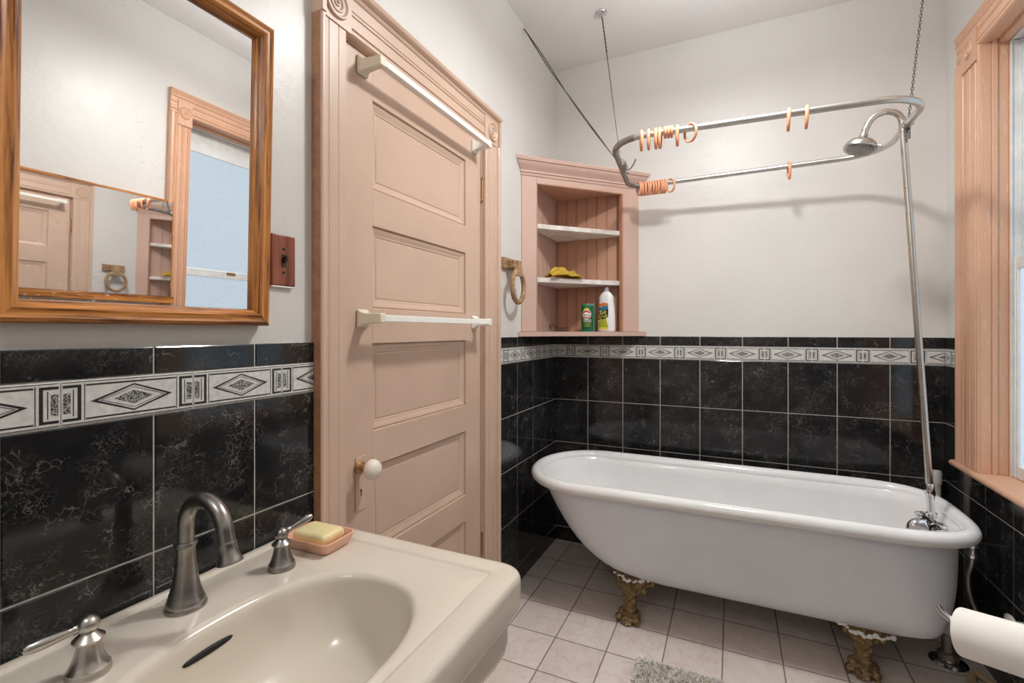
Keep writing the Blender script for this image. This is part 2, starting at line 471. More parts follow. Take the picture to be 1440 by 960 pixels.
# ---------------------------------------------------------------- door
dr = structure('door_1', (0, DY0, 0))
def door_leaf():
    m = MB(); xf = 0.0; xb = -.035
    y0, y1, z0, z1 = DY0+.003, DY1-.006, .012, DZ-.003
    py0, py1 = 1.109, 1.653
    pz = [(.23, .487), (.59, .845), (.948, 1.208), (1.312, 1.557), (1.665, 1.928)]
    # front skin: stiles, rails
    m.box(xb, xf, y0, py0, z0, z1); m.box(xb, xf, py1, y1, z0, z1)
    zz = [z0]+[q for p in pz for q in p]+[z1]
    for i in range(0, len(zz), 2): m.box(xb, xf, py0, py1, zz[i], zz[i+1], 1)
    for a, b in pz:
        def ring(ins, d): return [(d, py0+ins, a+ins), (d, py1-ins, a+ins), (d, py1-ins, b-ins), (d, py0+ins, b-ins)]
        rs = [ring(0, -.0005), ring(.0012, -.009), ring(.006, -.0055), ring(.012, -.0075), ring(.020, -.0125), ring(.027, -.014), ring(.0285, -.0165), ring(.0305, -.0165), ring(.032, -.0145)]
        m.loft(rs, 1, False, True)
    return m
door_leaf().build('door_leaf', [M['pink'], M['pink_h']], dr, bevel=.0015, angle=25)
# jambs, stop
j = MB(); j.box(-.09, .0, DY0-.018, DY0, 0, DZ+.018); j.box(-.09, .0, DY1, DY1+.018, 0, DZ+.018); j.box(-.09, 0, DY0, DY1, DZ, DZ+.018)
j.build('door_jamb', M['pink'], dr, bevel=.001)
# casing : profile (w across from opening outwards, x out of the wall)
prof_side = [(0, .0), (0, .02), (.004, .024), (.018, .024), (.020, .0215), (.023, .0215), (.026, .026), (.031, .026), (.034, .0215), (.037, .024), (.062, .024), (.064, .0215), (.067, .0215), (.070, .026), (.076, .026), (.078, .0225), (.081, .025), (.083, .033), (.088, .038), (.096, .038), (.1, .033), (.1, 0)]
cs = MB()
zb = 2.052
prof_plain = [(0, .0), (0, .02), (.004, .024), (.03, .024), (.0315, .0228), (.033, .024), (.064, .024), (.0655, .0228), (.067, .024), (.081, .0245), (.083, .030), (.088, .034), (.096, .034), (.1, .031), (.1, 0)]
cs.prism(prof_plain, lambda p, s: (p[1], DY0-.002-p[0]*.96, s), .0, zb)
cs.prism(prof_side, lambda p, s: (p[1], DY1+.004+p[0]*1.18, s), .0, zb)
cs.build('door_casing', M['pink'], dr, angle=25)
ch = MB()
prof_head = [(0, 0), (0, .02), (.004, .026), (.011, .026), (.013, .0235), (.016, .0235), (.018, .028), (.024, .028), (.026, .0235), (.05, .0235), (.052, .021), (.055, .021), (.057, .0245), (.062, .0245), (.064, .021), (.067, .021), (.069, .0235), (.1, .0235), (.102, .027), (.108, .030), (.111, .030), (.113, .036), (.119, .043), (.127, .046), (.133, .044), (.134, .030), (.134, 0)]
ch.prism(prof_head, lambda p, s: (p[1], s, zb+p[0]), DY0+.012, DY1-.012)
ch.build('door_head_casing', M['pink_h'], dr, angle=25)
rb = MB()
for ya, yb in ((DY0-.098, DY0+.012), (DY1-.012, DY1+.122)):
    rb.box(0, .0275, ya, yb, zb, zb+.105)
    top_prof = [p for p in prof_head if p[0] >= .1]
    rb.prism([(.1, 0)]+top_prof[:-1]+[(.134, 0)], lambda p, s: (p[1], s, zb+p[0]), ya, yb)
    c = ((ya+yb)/2, zb+.052)
    rb.lathe([(.001, .0275), (.006, .033), (.008, .033), (.0105, .029), (.015, .029), (.019, .0335), (.022, .0335), (.025, .030), (.030, .030), (.035, .035), (.038, .035), (.041, .029), (.0415, .027)], (0, c[0], c[1]), (1, 0, 0), 36)
    e = ya if ya < 1.2 else yb
    rb.box(.0004, .038, *((ya-.0006, ya+.012) if ya < 1.2 else (yb-.016, yb+.0006)), zb+.0005, zb+.1335)
rb.build('corner_rosette', M['pink'], dr, angle=25)
MB().box(0, .0305, DY0-.0995, DY0-.0983, 0, zb).build('casing_edge', M['edge'], dr, smooth=False, label='brown casing edge')  # thin brown strip along the outer side of the left casing
for zc in (1.84, .345):
    h = MB()
    MB().box(-.001, .0015, DY1-.02, DY1+.004, zc-.05, zc+.05).build('hinge_leaf', M['pink'], dr, bevel=.0005)
    for k in range(5): h.lathe([(.001, 0), (.0052, 0), (.0052, .017), (.001, .017)], (.006, DY1-.001, zc-.045+.018*k), n=14)
    h.lathe([(.001, 0), (.004, .002), (.005, .007), (.001, .012)], (.006, DY1-.001, zc+.045), n=14)
    h.build('hinge', M['old_brass'], dr)
es = MB(); es.box(0, .004, 1.036, 1.079, .733, .886); es.build('keyhole_plate', M['pink'], dr, bevel=.0015, label='pink painted keyhole plate')
MB().lathe([(.0034, 0), (.0034, .0008)], (.0038, 1.057, .789), (1, 0, 0), 14).box(.0038, .0046, 1.0555, 1.0585, .773, .789).build('keyhole', M['dark'], dr)
kn = MB(); kn.lathe([(.019, .0), (.019, .004), (.015, .007), (.010, .009), (.009, .026), (.011, .028)], (.004, 1.05, .857), (1, 0, 0), 28)
kb = kn.build('knob_shank', M['old_brass'], dr)
MB().lathe([(.009, .026), (.016, .029), (.024, .036), (.028, .045), (.028, .052), (.024, .061), (.016, .067), (.007, .0695), (.001, .07)], (.004, 1.05, .857), (1, 0, 0), 36).build('door_knob', M['porcelain'], dr, label='white porcelain door knob')

# ---------------------------------------------------------------- towel bars on the door
def towel_bar(z, label):
    t = thing('towel_bar', label, 'towel bar', (0, 1.39, z), 'white towel bars on the door')
    for y in (1.062, 1.718):
        b = MB()
        b.loft([[(x, y+sy*w, z+sz*h) for sy, sz in ((-1, -1), (1, -1), (1, 1), (-1, 1))] for x, w, h in
                ((0.0005, .021, .026), (.006, .021, .026), (.010, .019, .022), (.018, .0135, .0165), (.045, .012, .0145), (.079, .0115, .014))])
        b.build('bracket', M['yellowed_plastic'] if y < 1.3 else M['white_plastic'], t, bevel=.003)
    MB().box(.058, .0775, 1.062, 1.718, z-.0095, z+.0095).build('bar', M['white_plastic'], t, bevel=.0015)
    return t
towel_bar(2.003, 'white plastic towel bar at the top of the pink door')
towel_bar(1.281, 'white plastic towel bar across the middle of the pink door')

# ---------------------------------------------------------------- oak framed mirror
fy0, fy1, fz0, fz1 = .295, .737, 1.257, 1.912
mr = thing('wall_mirror', 'oak-framed mirror above the almond sink', 'mirror', (0, (fy0+fy1)/2, fz0))
prof = [(0, .004), (0, .029), (.003, .034), (.008, .036), (.013, .034), (.017, .0345), (.022, .036), (.025, .033), (.029, .026), (.033, .023), (.0355, .017), (.0355, .004)]
for ax, lo in (('z', 0), ('z', 1), ('y', 0), ('y', 1)):
    fr = MB(); rings = []
    for end in (0, 1):
        ring = []
        for w, x in prof:
            if ax == 'z':
                y = fy0+w if lo == 0 else fy1-w
                z = (fz0+w) if end == 0 else (fz1-w)
            else:
                z = fz0+w if lo == 0 else fz1-w
                y = (fy0+w) if end == 0 else (fy1-w)
            ring.append((x, y, z))
        rings.append(ring)
    fr.loft(rings); fr.build('frame_rail', M['oak_v'] if ax == 'z' else M['oak_h'], mr, angle=30)
MB().box(.002, .004, fy0+.004, fy1-.004, fz0+.004, fz1-.004).build('backing_board', M['oak_h'], mr, smooth=False)
mr.rotation_euler = (0, math.radians(1.5), 0)     # hangs leaning forward a little
gl = MB(); gl.box(.008, .0125, fy0+.02, fy1-.02, fz0+.02, fz1-.02); g_ = gl.build('mirror_glass', M['mirror'], mr, smooth=False)

# second mirror: medicine cabinet on the right wall (seen in the first)
mc = thing('medicine_cabinet', 'mirrored medicine cabinet reflected in the oak-framed mirror', 'cabinet', (XR, 1.2, 1.30))
y0, y1, z0, z1 = .86, 1.555, 1.30, 1.845
MB().box(XR-.022, XR-.0005, y0, y1, z0, z1).build('cabinet_body', M['oak_h'], mc, bevel=.002)
MB().box(XR-.055, XR-.022, y0, y1, z0, z0+.035).build('ledge', M['oak_h'], mc, bevel=.003)
mg = MB(); v = [(XR-q-(.012 if y > 1.2 else 0), y, z) for q in (.0225, .027) for y in (y0+.012, y1-.012) for z in (z0+.037, z1-.013)]
mg.add(v, [(0, 1, 3, 2), (4, 6, 7, 5), (0, 4, 5, 1), (2, 3, 7, 6), (0, 2, 6, 4), (1, 5, 7, 3)]); mg.build('mirror_glass', M['mirror2'], mc, smooth=False)
fr = MB(); fr.box(XR-.031, XR-.022, y0, y0+.012, z0+.035, z1); fr.box(XR-.031, XR-.022, y1-.012, y1, z0+.035, z1); fr.box(XR-.031, XR-.022, y0+.012, y1-.012, z1-.014, z1)
fr.build('frame', M['oak_h'], mc, bevel=.002)

# ---------------------------------------------------------------- light switch
sw = thing('light_switch', 'reddish oak light switch plate beside the mirror frame', 'light switch', (0, .793, 1.41))
MB().box(.0008, .010, .7605, .8255, 1.351, 1.470).build('plate', M['oak_switch'], sw, bevel=.0025)
MB().box(.0005, .0085, .7625, .8235, 1.347, 1.3508).build('plate_backing', M['white_plastic'], sw, bevel=.0005)
tg = MB(); tg.box(.010, .0112, .787, .799, 1.395, 1.425); tg.loft([[(.0105, .789, 1.402), (.0105, .797, 1.402), (.0105, .797, 1.418), (.0105, .789, 1.418)], [(.021, .790, 1.414), (.021, .796, 1.414), (.021, .796, 1.421), (.021, .790, 1.421)]])
tg.build('toggle', M['dark_brown'], sw, bevel=.0006)
for z in (1.438, 1.382): MB().lathe([(.0035, 0), (.0035, .001), (.0025, .0018)], (.0098, .793, z), (1, 0, 0), 16).build('screw', M['dark_brown'], sw)

# ---------------------------------------------------------------- towel ring
tr = thing('towel_ring', 'weathered wooden towel ring hanging on the wall between door and corner cabinet', 'towel ring', (0, 2.05, 1.56))
MB().box(.0006, .016, 1.975, 2.125, 1.537, 1.588).build('plate', M['oak_ring'], tr, bevel=.003)
MB().box(.016, .05, 2.015, 2.07, 1.541, 1.578).build('post', M['oak_ring'], tr, bevel=.004)
MB().lathe([(.001, 0), (.006, .001), (.007, .006), (.006, .02), (.001, .024)], (.038, 2.07, 1.556), (0, 1, 0), 16).build('peg', M['oak_ring'], tr)
rg = MB(); cy, cz = 2.05, 1.453
path = [(.052, cy+.066*cos(a), cz+.073*sin(a)) for a in [2*PI*i/56 for i in range(56)]]
rg.tube(path, .0115, 14, closed=True)
rg.loft([[(.052+dx, cy+dy, z) for dx, dy in ((-d, -w), (d, -w), (d, w), (-d, w))] for z, w, d in ((1.505, .045, .0085), (1.522, .034, .010), (1.54, .021, .011), (1.558, .017, .011), (1.575, .017, .010))])
rg.build('ring', M['oak_ring'], tr, angle=50, weld=True)

# ---------------------------------------------------------------- corner cabinet
FA = Vector((.0015, 2.2055)); FB = Vector((.493, 2.7155)); TD = (FB-FA).normalized(); ND = Vector((TD.y, -TD.x))
FL = (FB-FA).length
def F(t, d, z): p = FA+TD*t+ND*d; return (p.x, p.y, z)
cb = thing('corner_cabinet', 'pink built-in corner cabinet with open shelves above the tile border', 'corner cabinet', (.2, 2.5, 1.218))
Lt0, Lt1, oz0, oz1 = .084, .606, 1.243, 2.003
ff = MB()
def fbox(m, t0, t1, d0, d1, z0, z1, mi=0):
    v = [F(t, d, z) for z in (z0, z1) for d in (d0, d1) for t in (t0, t1)]
    m.add(v, [(0, 2, 3, 1), (4, 5, 7, 6), (0, 1, 5, 4), (2, 6, 7, 3), (0, 4, 6, 2), (1, 3, 7, 5)], mi)
def stile(m, t0, t1, z0, z1, left):
    # stile trimmed to the wall behind
    k0 = .022*(.967 if not left else 1.034)
    poly = [(t0+(k0 if left else 0), -.022), (t1-(0 if left else k0), -.022), (t1, 0), (t0, 0)]
    m.prism(poly, lambda p, s: F(p[0], p[1], s), z0, z1)
stile(ff, .0, Lt0, oz0, 2.06, True); stile(ff, Lt1, FL, oz0, 2.06, False)
fbox(ff, Lt0, Lt1, -.022, 0, oz1, 2.06)
ff.build('face_frame', M['pink_cab'], cb, bevel=.002)
bd = MB(); fbox(bd, Lt1-.009, Lt1, -.024, .004, oz0, oz1); fbox(bd, Lt0, Lt0+.004, -.024, .001, oz0, oz1); fbox(bd, Lt0, Lt1, -.024, .003, oz1-.006, oz1)
bd.build('opening_bead', M['bead'], cb, bevel=.0015)
cr = MB()
cp = [(2.035, -.01), (2.035, .004), (2.047, .006), (2.050, .012), (2.058, .012), (2.066, .017), (2.080, .030), (2.090, .036), (2.098, .038), (2.100, .044), (2.114, .047), (2.118, .044), (2.118, -.01)]
rings = []
for e in (0, 1):
    ring = []
    for z, d in cp:
        t = -1.02*d+.001 if e == 0 else FL+.955*d-.001
        ring.append(F(t, d, z))
    rings.append(ring)
cr.loft(rings); cr.build('crown_moulding', M['pink_cab'], cb, angle=25)
sl = MB(); sp_ = [(0, 0)]
def tri(m, d_out, z0, z1, inset=.006, mi=0, k=0.):
    p0 = F(-1.0*d_out+.002, d_out, 0); p1 = F(FL+.95*d_out-.002, d_out, 0)
    poly = [(inset, p0[1]), (inset+.0001, YB-inset), (p1[0], YB-inset), (p1[0], p1[1]), (p0[0], p0[1])]
    poly = [(p0[0], p0[1]), (p1[0], p1[1]), (p1[0]-.0, YB-.004), (.004, YB-.004), (.004, p0[1])]
    m.prism(poly, lambda p, s: (p[0], p[1], s), z0, z1, mi)
tri(sl, .030, 1.2185, 1.2425); sl.build('sill_board', M['pink_cab'], cb, bevel=.004, seg=3)
for z0, z1 in ((1.777, 1.801), (1.499, 1.524)):
    s_ = MB()
    a_, b_ = F(Lt0-.03, -.026, 0), F(Lt1+.03, -.026, 0)
    s_.prism([(a_[0], a_[1]), (b_[0], b_[1]), (b_[0], YB-.014), (.014, YB-.014), (.014, a_[1])], lambda p, s: (p[0], p[1], s), z0, z1)
    s_.build('shelf', M['marble'], cb, bevel=.0015, label='shelf with worn white paint')
tp = MB(); a_, b_ = F(.03, -.024, 0), F(FL-.03, -.024, 0)
tp.prism([(a_[0], a_[1]), (b_[0], b_[1]), (b_[0], YB-.003), (.003, YB-.003), (.003, a_[1])], lambda p, s: (p[0], p[1], s), 2.02, 2.1)
tp.build('top_board', M['bead'], cb)
def beads(m, P, L, z0, z1, w=.062):
    n = int(L/w+.5); w = L/n
    for k in range(n):
        s = k*w
        pr = [(s, 0), (s, .005), (s+.0016, .0085), (s+.004, .0095), (s+.0064, .0085), (s+.0075, .0055), (s+.0095, .0085), (s+w-.0014, .0085), (s+w, .005), (s+w, 0)]
        m.prism(pr, lambda p, q: P(p[0], p[1], q), z0, z1)
bl = MB(); y_s = F(.06, -.022, 0)[1]
beads(bl, lambda s, d, z: (.001+d, YB-.0005-s, z), YB-y_s-.002, 1.2432, 2.0195); bl.build('beadboard_panel', M['pink_cab'], cb, angle=25)
bk = MB(); x_e = F(FL-.06, -.022, 0)[0]
beads(bk, lambda s, d, z: (.011+s, YB-.001-d, z), x_e-.013, 1.2432, 2.0195); bk.build('beadboard_panel', M['bead'], cb, angle=25, label='ochre pink beadboard panel')

# can of scouring powder
cx_, cy_, r_ = .247, 2.556, .0365
can = thing('powder_can', 'green cleanser can with a red and white oval label', 'can', (cx_, cy_, 1.2432))
MB().lathe([(.001, 0), (r_-.002, 0), (r_, .002), (r_, .145), (r_-.001, .147), (r_-.003, .147), (r_-.004, .143), (.001, .143)], (cx_, cy_, 1.2434), n=40).build('can_body', M['green'], can)
MB().lathe([(r_-.003, .1455), (r_+.0006, .1458), (r_+.0009, .1475), (r_+.0004, .1492), (r_-.0032, .149), (r_-.0036, .1455)], (cx_, cy_, 1.2434), n=40).build('rim', M['chrome'], can)
ang0 = math.atan2(0-cy_, .75-cx_)     # the label looks towards the room
def on_can(u, z, d=0): a = ang0+u/r_; return (cx_+(r_+d)*cos(a), cy_+(r_+d)*sin(a), 1.2434+z)
def patch_can(name, pts, d, mat, lab=None):
    m = MB(); n = len(pts); c = (sum(p[0] for p in pts)/n, sum(p[1] for p in pts)/n); K = 6
    rings = [[on_can(c[0]+(p[0]-c[0])*k/K, c[1]+(p[1]-c[1])*k/K, d) for p in pts] for k in range(1, K+1)]
    rings.append([on_can(p[0], p[1], 0) for p in pts]); m.loft(rings, 0, True, False)
    return m.build(name, mat, can)
def ell(cu, cz, ru, rz, n=28): return [(cu+ru*cos(2*PI*i/n), cz+rz*sin(2*PI*i/n)) for i in range(n)]
def rect_pts(u0, u1, z0, z1, n=8): return [(u0+(u1-u0)*i/n, z0) for i in range(n+1)]+[(u1+(u0-u1)*i/n, z1) for i in range(n+1)]
patch_can('label_band', rect_pts(-.034, .034, .006, .136, 12), .0003, M['green_d'])
patch_can('label_sunburst', ell(-.006, .118, .016, .012), .0006, M['lime_print'])
patch_can('label_oval', ell(-.006, .092, .027, .026), .0008, M['white_print'])
patch_can('label_red_arch', [(-.006+.023*cos(a), .096+.018*sin(a)) for a in [PI*i/14 for i in range(15)]], .0011, M['red'])
patch_can('label_red_base', [(-.006+.022*cos(a), .083+.013*sin(a)) for a in [-PI*i/14 for i in range(15)]], .0011, M['red'])
v, f = text_mesh('Comet', .019); MB().add([on_can(-.006+p[0], .0895+p[1], .0014+p[2]) for p in v], f).build('label_lettering', M['black_print'], can, smooth=False)
patch_can('label_stripe', rect_pts(-.026, .02, .060, .063), .0007, M['white_print'])
patch_can('label_stripe', rect_pts(-.022, .022, .052, .0545), .0007, M['white_print'])
for zz in (.042, .034, .027): patch_can('label_stripe', rect_pts(-.018, .018, zz, zz+.002), .0007, M['lime_print'])

# bottle of cream cleanser
bx_, by_ = .333, 2.625
bo = thing('cleanser_bottle', 'white cleanser bottle with a black and yellow label beside the green can', 'bottle', (bx_, by_, 1.2432))
nrm = Vector((-.27, -.96)).normalized(); axw = Vector((-nrm.y, nrm.x))
def BP(u, dd, z): p = Vector((bx_, by_))+axw*u+nrm*dd; return (p.x, p.y, 1.2434+z)
def bwid(z):   # half width, half depth
    tb = [(0, .047, .026), (.006, .05, .029), (.06, .050, .029), (.12, .047, .028), (.15, .043, .027), (.17, .041, .026), (.185, .042, .025), (.2, .036, .023), (.212, .026, .019), (.221, .016, .014)]
    for a, b in zip(tb, tb[1:]):
        if a[0] <= z <= b[0]:
            t = (z-a[0])/(b[0]-a[0]); return a[1]+(b[1]-a[1])*t, a[2]+(b[2]-a[2])*t
    return tb[-1][1:]
def bsurf(u, z):
    w, d = bwid(z); q = min(.999, abs(u/w)); return d*(1-q**2.6)**(1/2.6)
bb = MB(); rings = []
for z in (0, .003, .006, .03, .06, .09, .12, .15, .16, .17, .178, .185, .193, .2, .207, .212, .217, .221):
    w, d = bwid(z); ring = []
    for i in range(40):
        a = 2*PI*i/40; c_, s_ = cos(a), sin(a)
        ring.append(BP(w*math.copysign(abs(c_)**(2/2.6), c_), d*math.copysign(abs(s_)**(2/2.6), s_), z))
    rings.append(ring)
bb.loft(rings); bb.build('bottle_body', M['bottle'], bo)
cpz = BP(0, 0, .221)
MB().lathe([(.001, 0), (.0135, 0), (.0135, .012), (.0115, .014), (.010, .024), (.008, .026), (.001, .026)], cpz, n=24).build('cap', M['cap_grey'], bo)
def lab(name, poly, d, mat):
    poly = [(p[0]*.82-.0075, p[1]*1.02) for p in poly]
    m = MB(); n = len(poly); c = (sum(p[0] for p in poly)/n, sum(p[1] for p in poly)/n); K = 5
    rings = [[BP(c[0]+(p[0]-c[0])*k/K, bsurf(c[0]+(p[0]-c[0])*k/K, c[1]+(p[1]-c[1])*k/K)+d, c[1]+(p[1]-c[1])*k/K) for p in poly] for k in range(1, K+1)]
    rings.append([BP(p[0], bsurf(*p)-.0005, p[1]) for p in poly])
    m.loft(rings, 0, True, False); return m.build(name, mat, bo)
lab('label', rect_pts(-.040, .040, .012, .150, 10), .0004, M['lime_print'])
lab('label_top', [(-.034, .132), (0, .138), (.036, .142), (.036, .152), (0, .156), (-.034, .150)], .0009, M['orange_print'])
lab('label_blue_band', [(-.038, .108), (0, .112), (.038, .120), (.038, .140), (0, .136), (-.036, .130)], .0009, M['blue_print'])
lab('label_black_field', [(-.040, .060), (0, .066), (.040, .076), (.040, .122), (0, .114), (-.038, .110)], .0012, M['black_print'])
lab('label_yellow_foot', rect_pts(-.038, .038, .010, .022), .0009, M['yellow_print'])
for body, z in (('Soft', .103), ('Scrub', .083)):
    v, f = text_mesh(body, .030 if body == 'Soft' else .027)
    MB().add([BP(p[0]-.0075, bsurf(p[0]-.0075, z+p[1])+.0018+p[2], z+p[1]+p[0]*.12) for p in v], f).build('label_lettering', M['yellow_print'], bo, smooth=False)

# mustard rag
rgm = MB(); n1, n2 = 56, 34; vs = []
for i in range(n1+1):
    for k in range(n2+1):
        u, w = i/n1, k/n2
        x = (u-.5)*.185; y = (w-.5)*.105
        env = max(0, 1-((u-.45)/.52)**2)**.8*max(0, 1-((w-.5)/.52)**2)**.6
        nn = noise.noise(Vector((u*3.1, w*2.3, 1.7))); n3 = abs(noise.noise(Vector((u*7+4, w*3.5+x*9, .3))))
        h = env*(.042+.030*nn+.030*n3)
        x += .014*noise.noise(Vector((u*4, w*4, 9)))*env*2; y += .016*noise.noise(Vector((u*4, w*4, 19)))
        d = TD*x+ND*y
        vs.append((.146+d.x, 2.437+d.y, 1.5258+max(.0, h)+.003))
fs = [(i*(n2+1)+k, (i+1)*(n2+1)+k, (i+1)*(n2+1)+k+1, i*(n2+1)+k+1) for i in range(n1) for k in range(n2)]
rgm.add(vs, fs); ro = rgm.build('cleaning_rag', M['rag'], angle=180)
sm = ro.modifiers.new('thick', 'SOLIDIFY'); sm.thickness = .003; sm.offset = 1
tag(ro, 'crumpled mustard yellow cloth on the lower shelf of the corner cabinet', 'cloth')

# wire soap rack on the cabinet sill
wk = MB()
def WP(u, d, z): p = Vector((.118, 2.418))+TD*u+ND*d; return (p.x, p.y, 1.2445+z)
for zz in (.004, .022): wk.tube([WP(-.01, -.02, zz), WP(.062, -.02, zz)],   .0019, 8); wk.tube([WP(-.01, .022, zz), WP(.062, .022, zz)], .0019, 8)
for k in range(8):
    u = .0+.0085*k; wk.tube(smooth_path([WP(u, -.02, .022), WP(u, -.02, .004), WP(u, 0, .0015), WP(u, .022, .004), WP(u, .022, .022)], 4), .0016, 6)
sp = [WP(-.032+.021*(1-t*.8)*cos(t*5.5*PI), .004, .022+.021*(1-t*.8)*sin(t*5.5*PI)) for t in [i/60 for i in range(61)]]
wk.tube(sp, .0024, 8)
tag(wk.build('wire_soap_rack', M['steel_wire']), 'small rusty wire rack with a coiled end on the corner cabinet sill', 'soap rack')

# ---------------------------------------------------------------- window
wn = structure('window_1', (XR, (WY0+WY1)/2, WZ0))
XF = 1.798
wc = MB(); zs = WZ0+.0
pw = [(0, .0), (0, .022), (.004, .026), (.012, .026), (.014, .022), (.018, .022), (.022, .027), (.028, .027), (.031, .022), (.038, .025), (.06, .025), (.064, .022), (.068, .022), (.072, .027), (.078, .027), (.082, .022), (.086, .022), (.09, .026), (.118, .026), (.122, .021), (.126, .028), (.136, .028), (.139, .024), (.152, .030), (.166, .035), (.178, .033), (.186, .026), (.19, .022), (.19, 0)]
wc.prism(pw, lambda p, s: (XR-p[1], WY1+.002+p[0]*1.02, s), WZ0+.001, WZ1+.0)
wc.prism(pw, lambda p, s: (XR-p[1], WY0-.002-p[0]*.58, s), WZ0+.001, WZ1+.0)
wc.build('window_casing', M['pink_win'], wn, angle=25)
hh = MB()
ph = [(0, .0), (0, .02), (.004, .026), (.012, .026), (.015, .021), (.02, .026), (.04, .026), (.044, .022), (.05, .022), (.054, .026), (.075, .026), (.078, .030), (.084, .030), (.088, .026), (.096, .031), (.108, .034), (.112, .032), (.114, 0)]
hh.prism(ph, lambda p, s: (XR-p[1], s, WZ1+p[0]*1.1), WY0-.111, WY1+.1935)
hh.build('window_head_casing', M['pink_win'], wn, angle=25)
rz = MB()
for yc, hw in ((WY1+.068, .062), (WY0-.038, .037)):
    rz.box(XR-.0315, XR-.02, yc-hw, yc+hw, WZ1-.055, WZ1+.075)
    rz.lathe([(.001, .0315), (.006, .036), (.011, .0325), (.017, .036), (.021, .036), (.024, .033), (.029, .037), (.033, .031)], (XR, yc, WZ1+.012), (-1, 0, 0), 30)
rz.build('corner_rosette', M['pink_win'], wn, angle=25)
# jamb with stepped stops
jm = MB()
for y, sg in ((WY1, -1), (WY0, 1)):
    def jb(x0, x1, t):
        ya, yb = sorted((y+.019*-sg, y+sg*t)); jm.box(x0, x1, ya, yb, WZ0-.0, WZ1+.018)
    jb(XR-.019, XR+.012, .0); jb(XR+.012, XR+.028, .006); jb(XR+.028, XR+.0600, .0); jb(XR+.0600, XR+.139, .004)
jm.box(XR+.0008, XR+.03, WY0, WY1, WZ1+.0008, WZ1+.018); jm.box(XR+.03, XR+.06, WY0, WY1, WZ1-.012, WZ1+.018); jm.box(XR+.06, XR+.139, WY0, WY1, WZ1-.0, WZ1+.018)
jm.build('window_jamb', M['pink_win'], wn, bevel=.0015)
st = MB(); stp = [(-.139, -.022), (.034, -.022), (.042, -.020), (.046, -.013), (.046, -.008), (.042, -.002), (.034, .0), (-.139, .0)]
st.prism(stp, lambda p, s: (XR-p[0], s, WZ0+p[1]), WY0-.018, WY1+.018)
st2 = [(.0095, -.022), (.034, -.022), (.042, -.020), (.046, -.013), (.046, -.008), (.042, -.002), (.034, .0), (.0095, .0)]
st.prism(st2, lambda p, s: (XR-p[0], s, WZ0+p[1]), 1.46, WY0-.018); st.prism(st2, lambda p, s: (XR-p[0], s, WZ0+p[1]), WY1+.018, 2.552)
st.build('window_stool', M['pink_win'], wn, angle=30)
mz = 1.49
for nm, x0, z0, z1 in (('lower_sash', XR+.066, WZ0+.002, mz+.02), ('upper_sash', XR+.092, mz-.02, WZ1-.014)):
    s_ = MB(); ya, yb = WY0+.005, WY1-.005; w = .035
    s_.box(x0, x0+.022, ya, ya+w, z0, z1); s_.box(x0, x0+.022, yb-w, yb, z0, z1); s_.box(x0, x0+.022, ya+w, yb-w, z0, z0+.045); s_.box(x0, x0+.022, ya+w, yb-w, z1-(.042 if nm == 'lower_sash' else .12), z1)
    for q, sg in ((ya+w, 1), (yb-w, -1)):
        s_.box(x0-.004, x0+.0, *sorted((q-sg*.004, q-sg*.010)), z0, z1)
    sh = s_.build(nm, M['sash'], wn, bevel=.003)
    MB().box(x0+.009, x0+.013, ya+w-.004, yb-w+.004, z0+.04, z1-.036).build('pane', M['pane'], sh, smooth=False)
tk = MB()
for y, sg in ((WY1, -1), (WY0, 1)):
    for x0, x1, t in ((.0605, .0652, .011), (.0652, .09, .0046), (.0885, .0915, .011), (.0915, .1385, .0046), (.1145, .118, .011)):
        tk.box(XR+x0, XR+x1, *sorted((y+sg*.0042, y+sg*t)), WZ0+.001, WZ1-.0125)
tk.box(XR+.061, XR+.1385, WY0+.011, WY1-.011, WZ1-.0128, WZ1-.0122)
tk.build('sash_track', M['sash'], wn)
MB().box(XR+.062, XR+.0655, 1.92, 1.98, mz+.002, mz+.018).build('sash_lock', M['old_brass'], wn, bevel=.002)
MB().box(XR+.136, XR+.14, WY0, WY1, WZ0, WZ1).build('storm_frame', M['outside'], wn, smooth=False)

# ---------------------------------------------------------------- bathtub
tub = thing('bathtub', 'white clawfoot bathtub along the back wall', 'bathtub', (.9, 2.256, 0))
def outl(xl, xr, yc, w, rl, rr, el, er, nE=40, nS=16):
    pw_ = lambda q, e: math.copysign(abs(q)**(2/e), q)
    L = [(xl+rl+rl*pw_(cos(t), el), yc+w*pw_(sin(t), el)) for t in [PI/2+PI*i/nE for i in range(nE+1)]]
    R = [(xr-rr+rr*pw_(cos(t), er), yc+w*pw_(sin(t), er)) for t in [-PI/2+PI*i/nE for i in range(nE+1)]]
    def seg(a, b): return [(a[0]+(b[0]-a[0])*i/nS, a[1]+(b[1]-a[1])*i/nS) for i in range(1, nS)]
    return L+seg(L[-1], R[0])+R+seg(R[-1], L[0])
YT = 2.256; ZR = .571
def level(s, off=0.):
    """s: 0 bottom .. 1 rim; off insets the wall"""
    k = 1-(1-s)**2.3
    xl = .415-.295*(s**.86) if s > .0 else .415
    xl = .50-.385*(s**.62)
    xr = 1.643+.035*(1-(1-s)**3)
    w = .155+.123*k
    rl = .20+.07*s; rr = .17+.165*s
    return outl(xl+off, xr-off, YT, w-off, rl, rr, 2.1, 3.1+.3*s)
S = [0, .01, .03, .06, .1, .15, .22, .3, .4, .5, .6, .7, .8, .9, .96, 1.0]
ZB0 = .172
def zlev(s): return ZB0+(ZR-ZB0)*(s**1.25)
def flat_bottom(o, z):  # concentric rings closing a level
    cx = sum(p[0] for p in o)/len(o); cy = sum(p[1] for p in o)/len(o)
    return [[(cx+(p[0]-cx)*k, cy+(p[1]-cy)*k, z) for p in o] for k in (.02, .3, .6, .85, .95)]
sh = MB()
o0 = level(0)
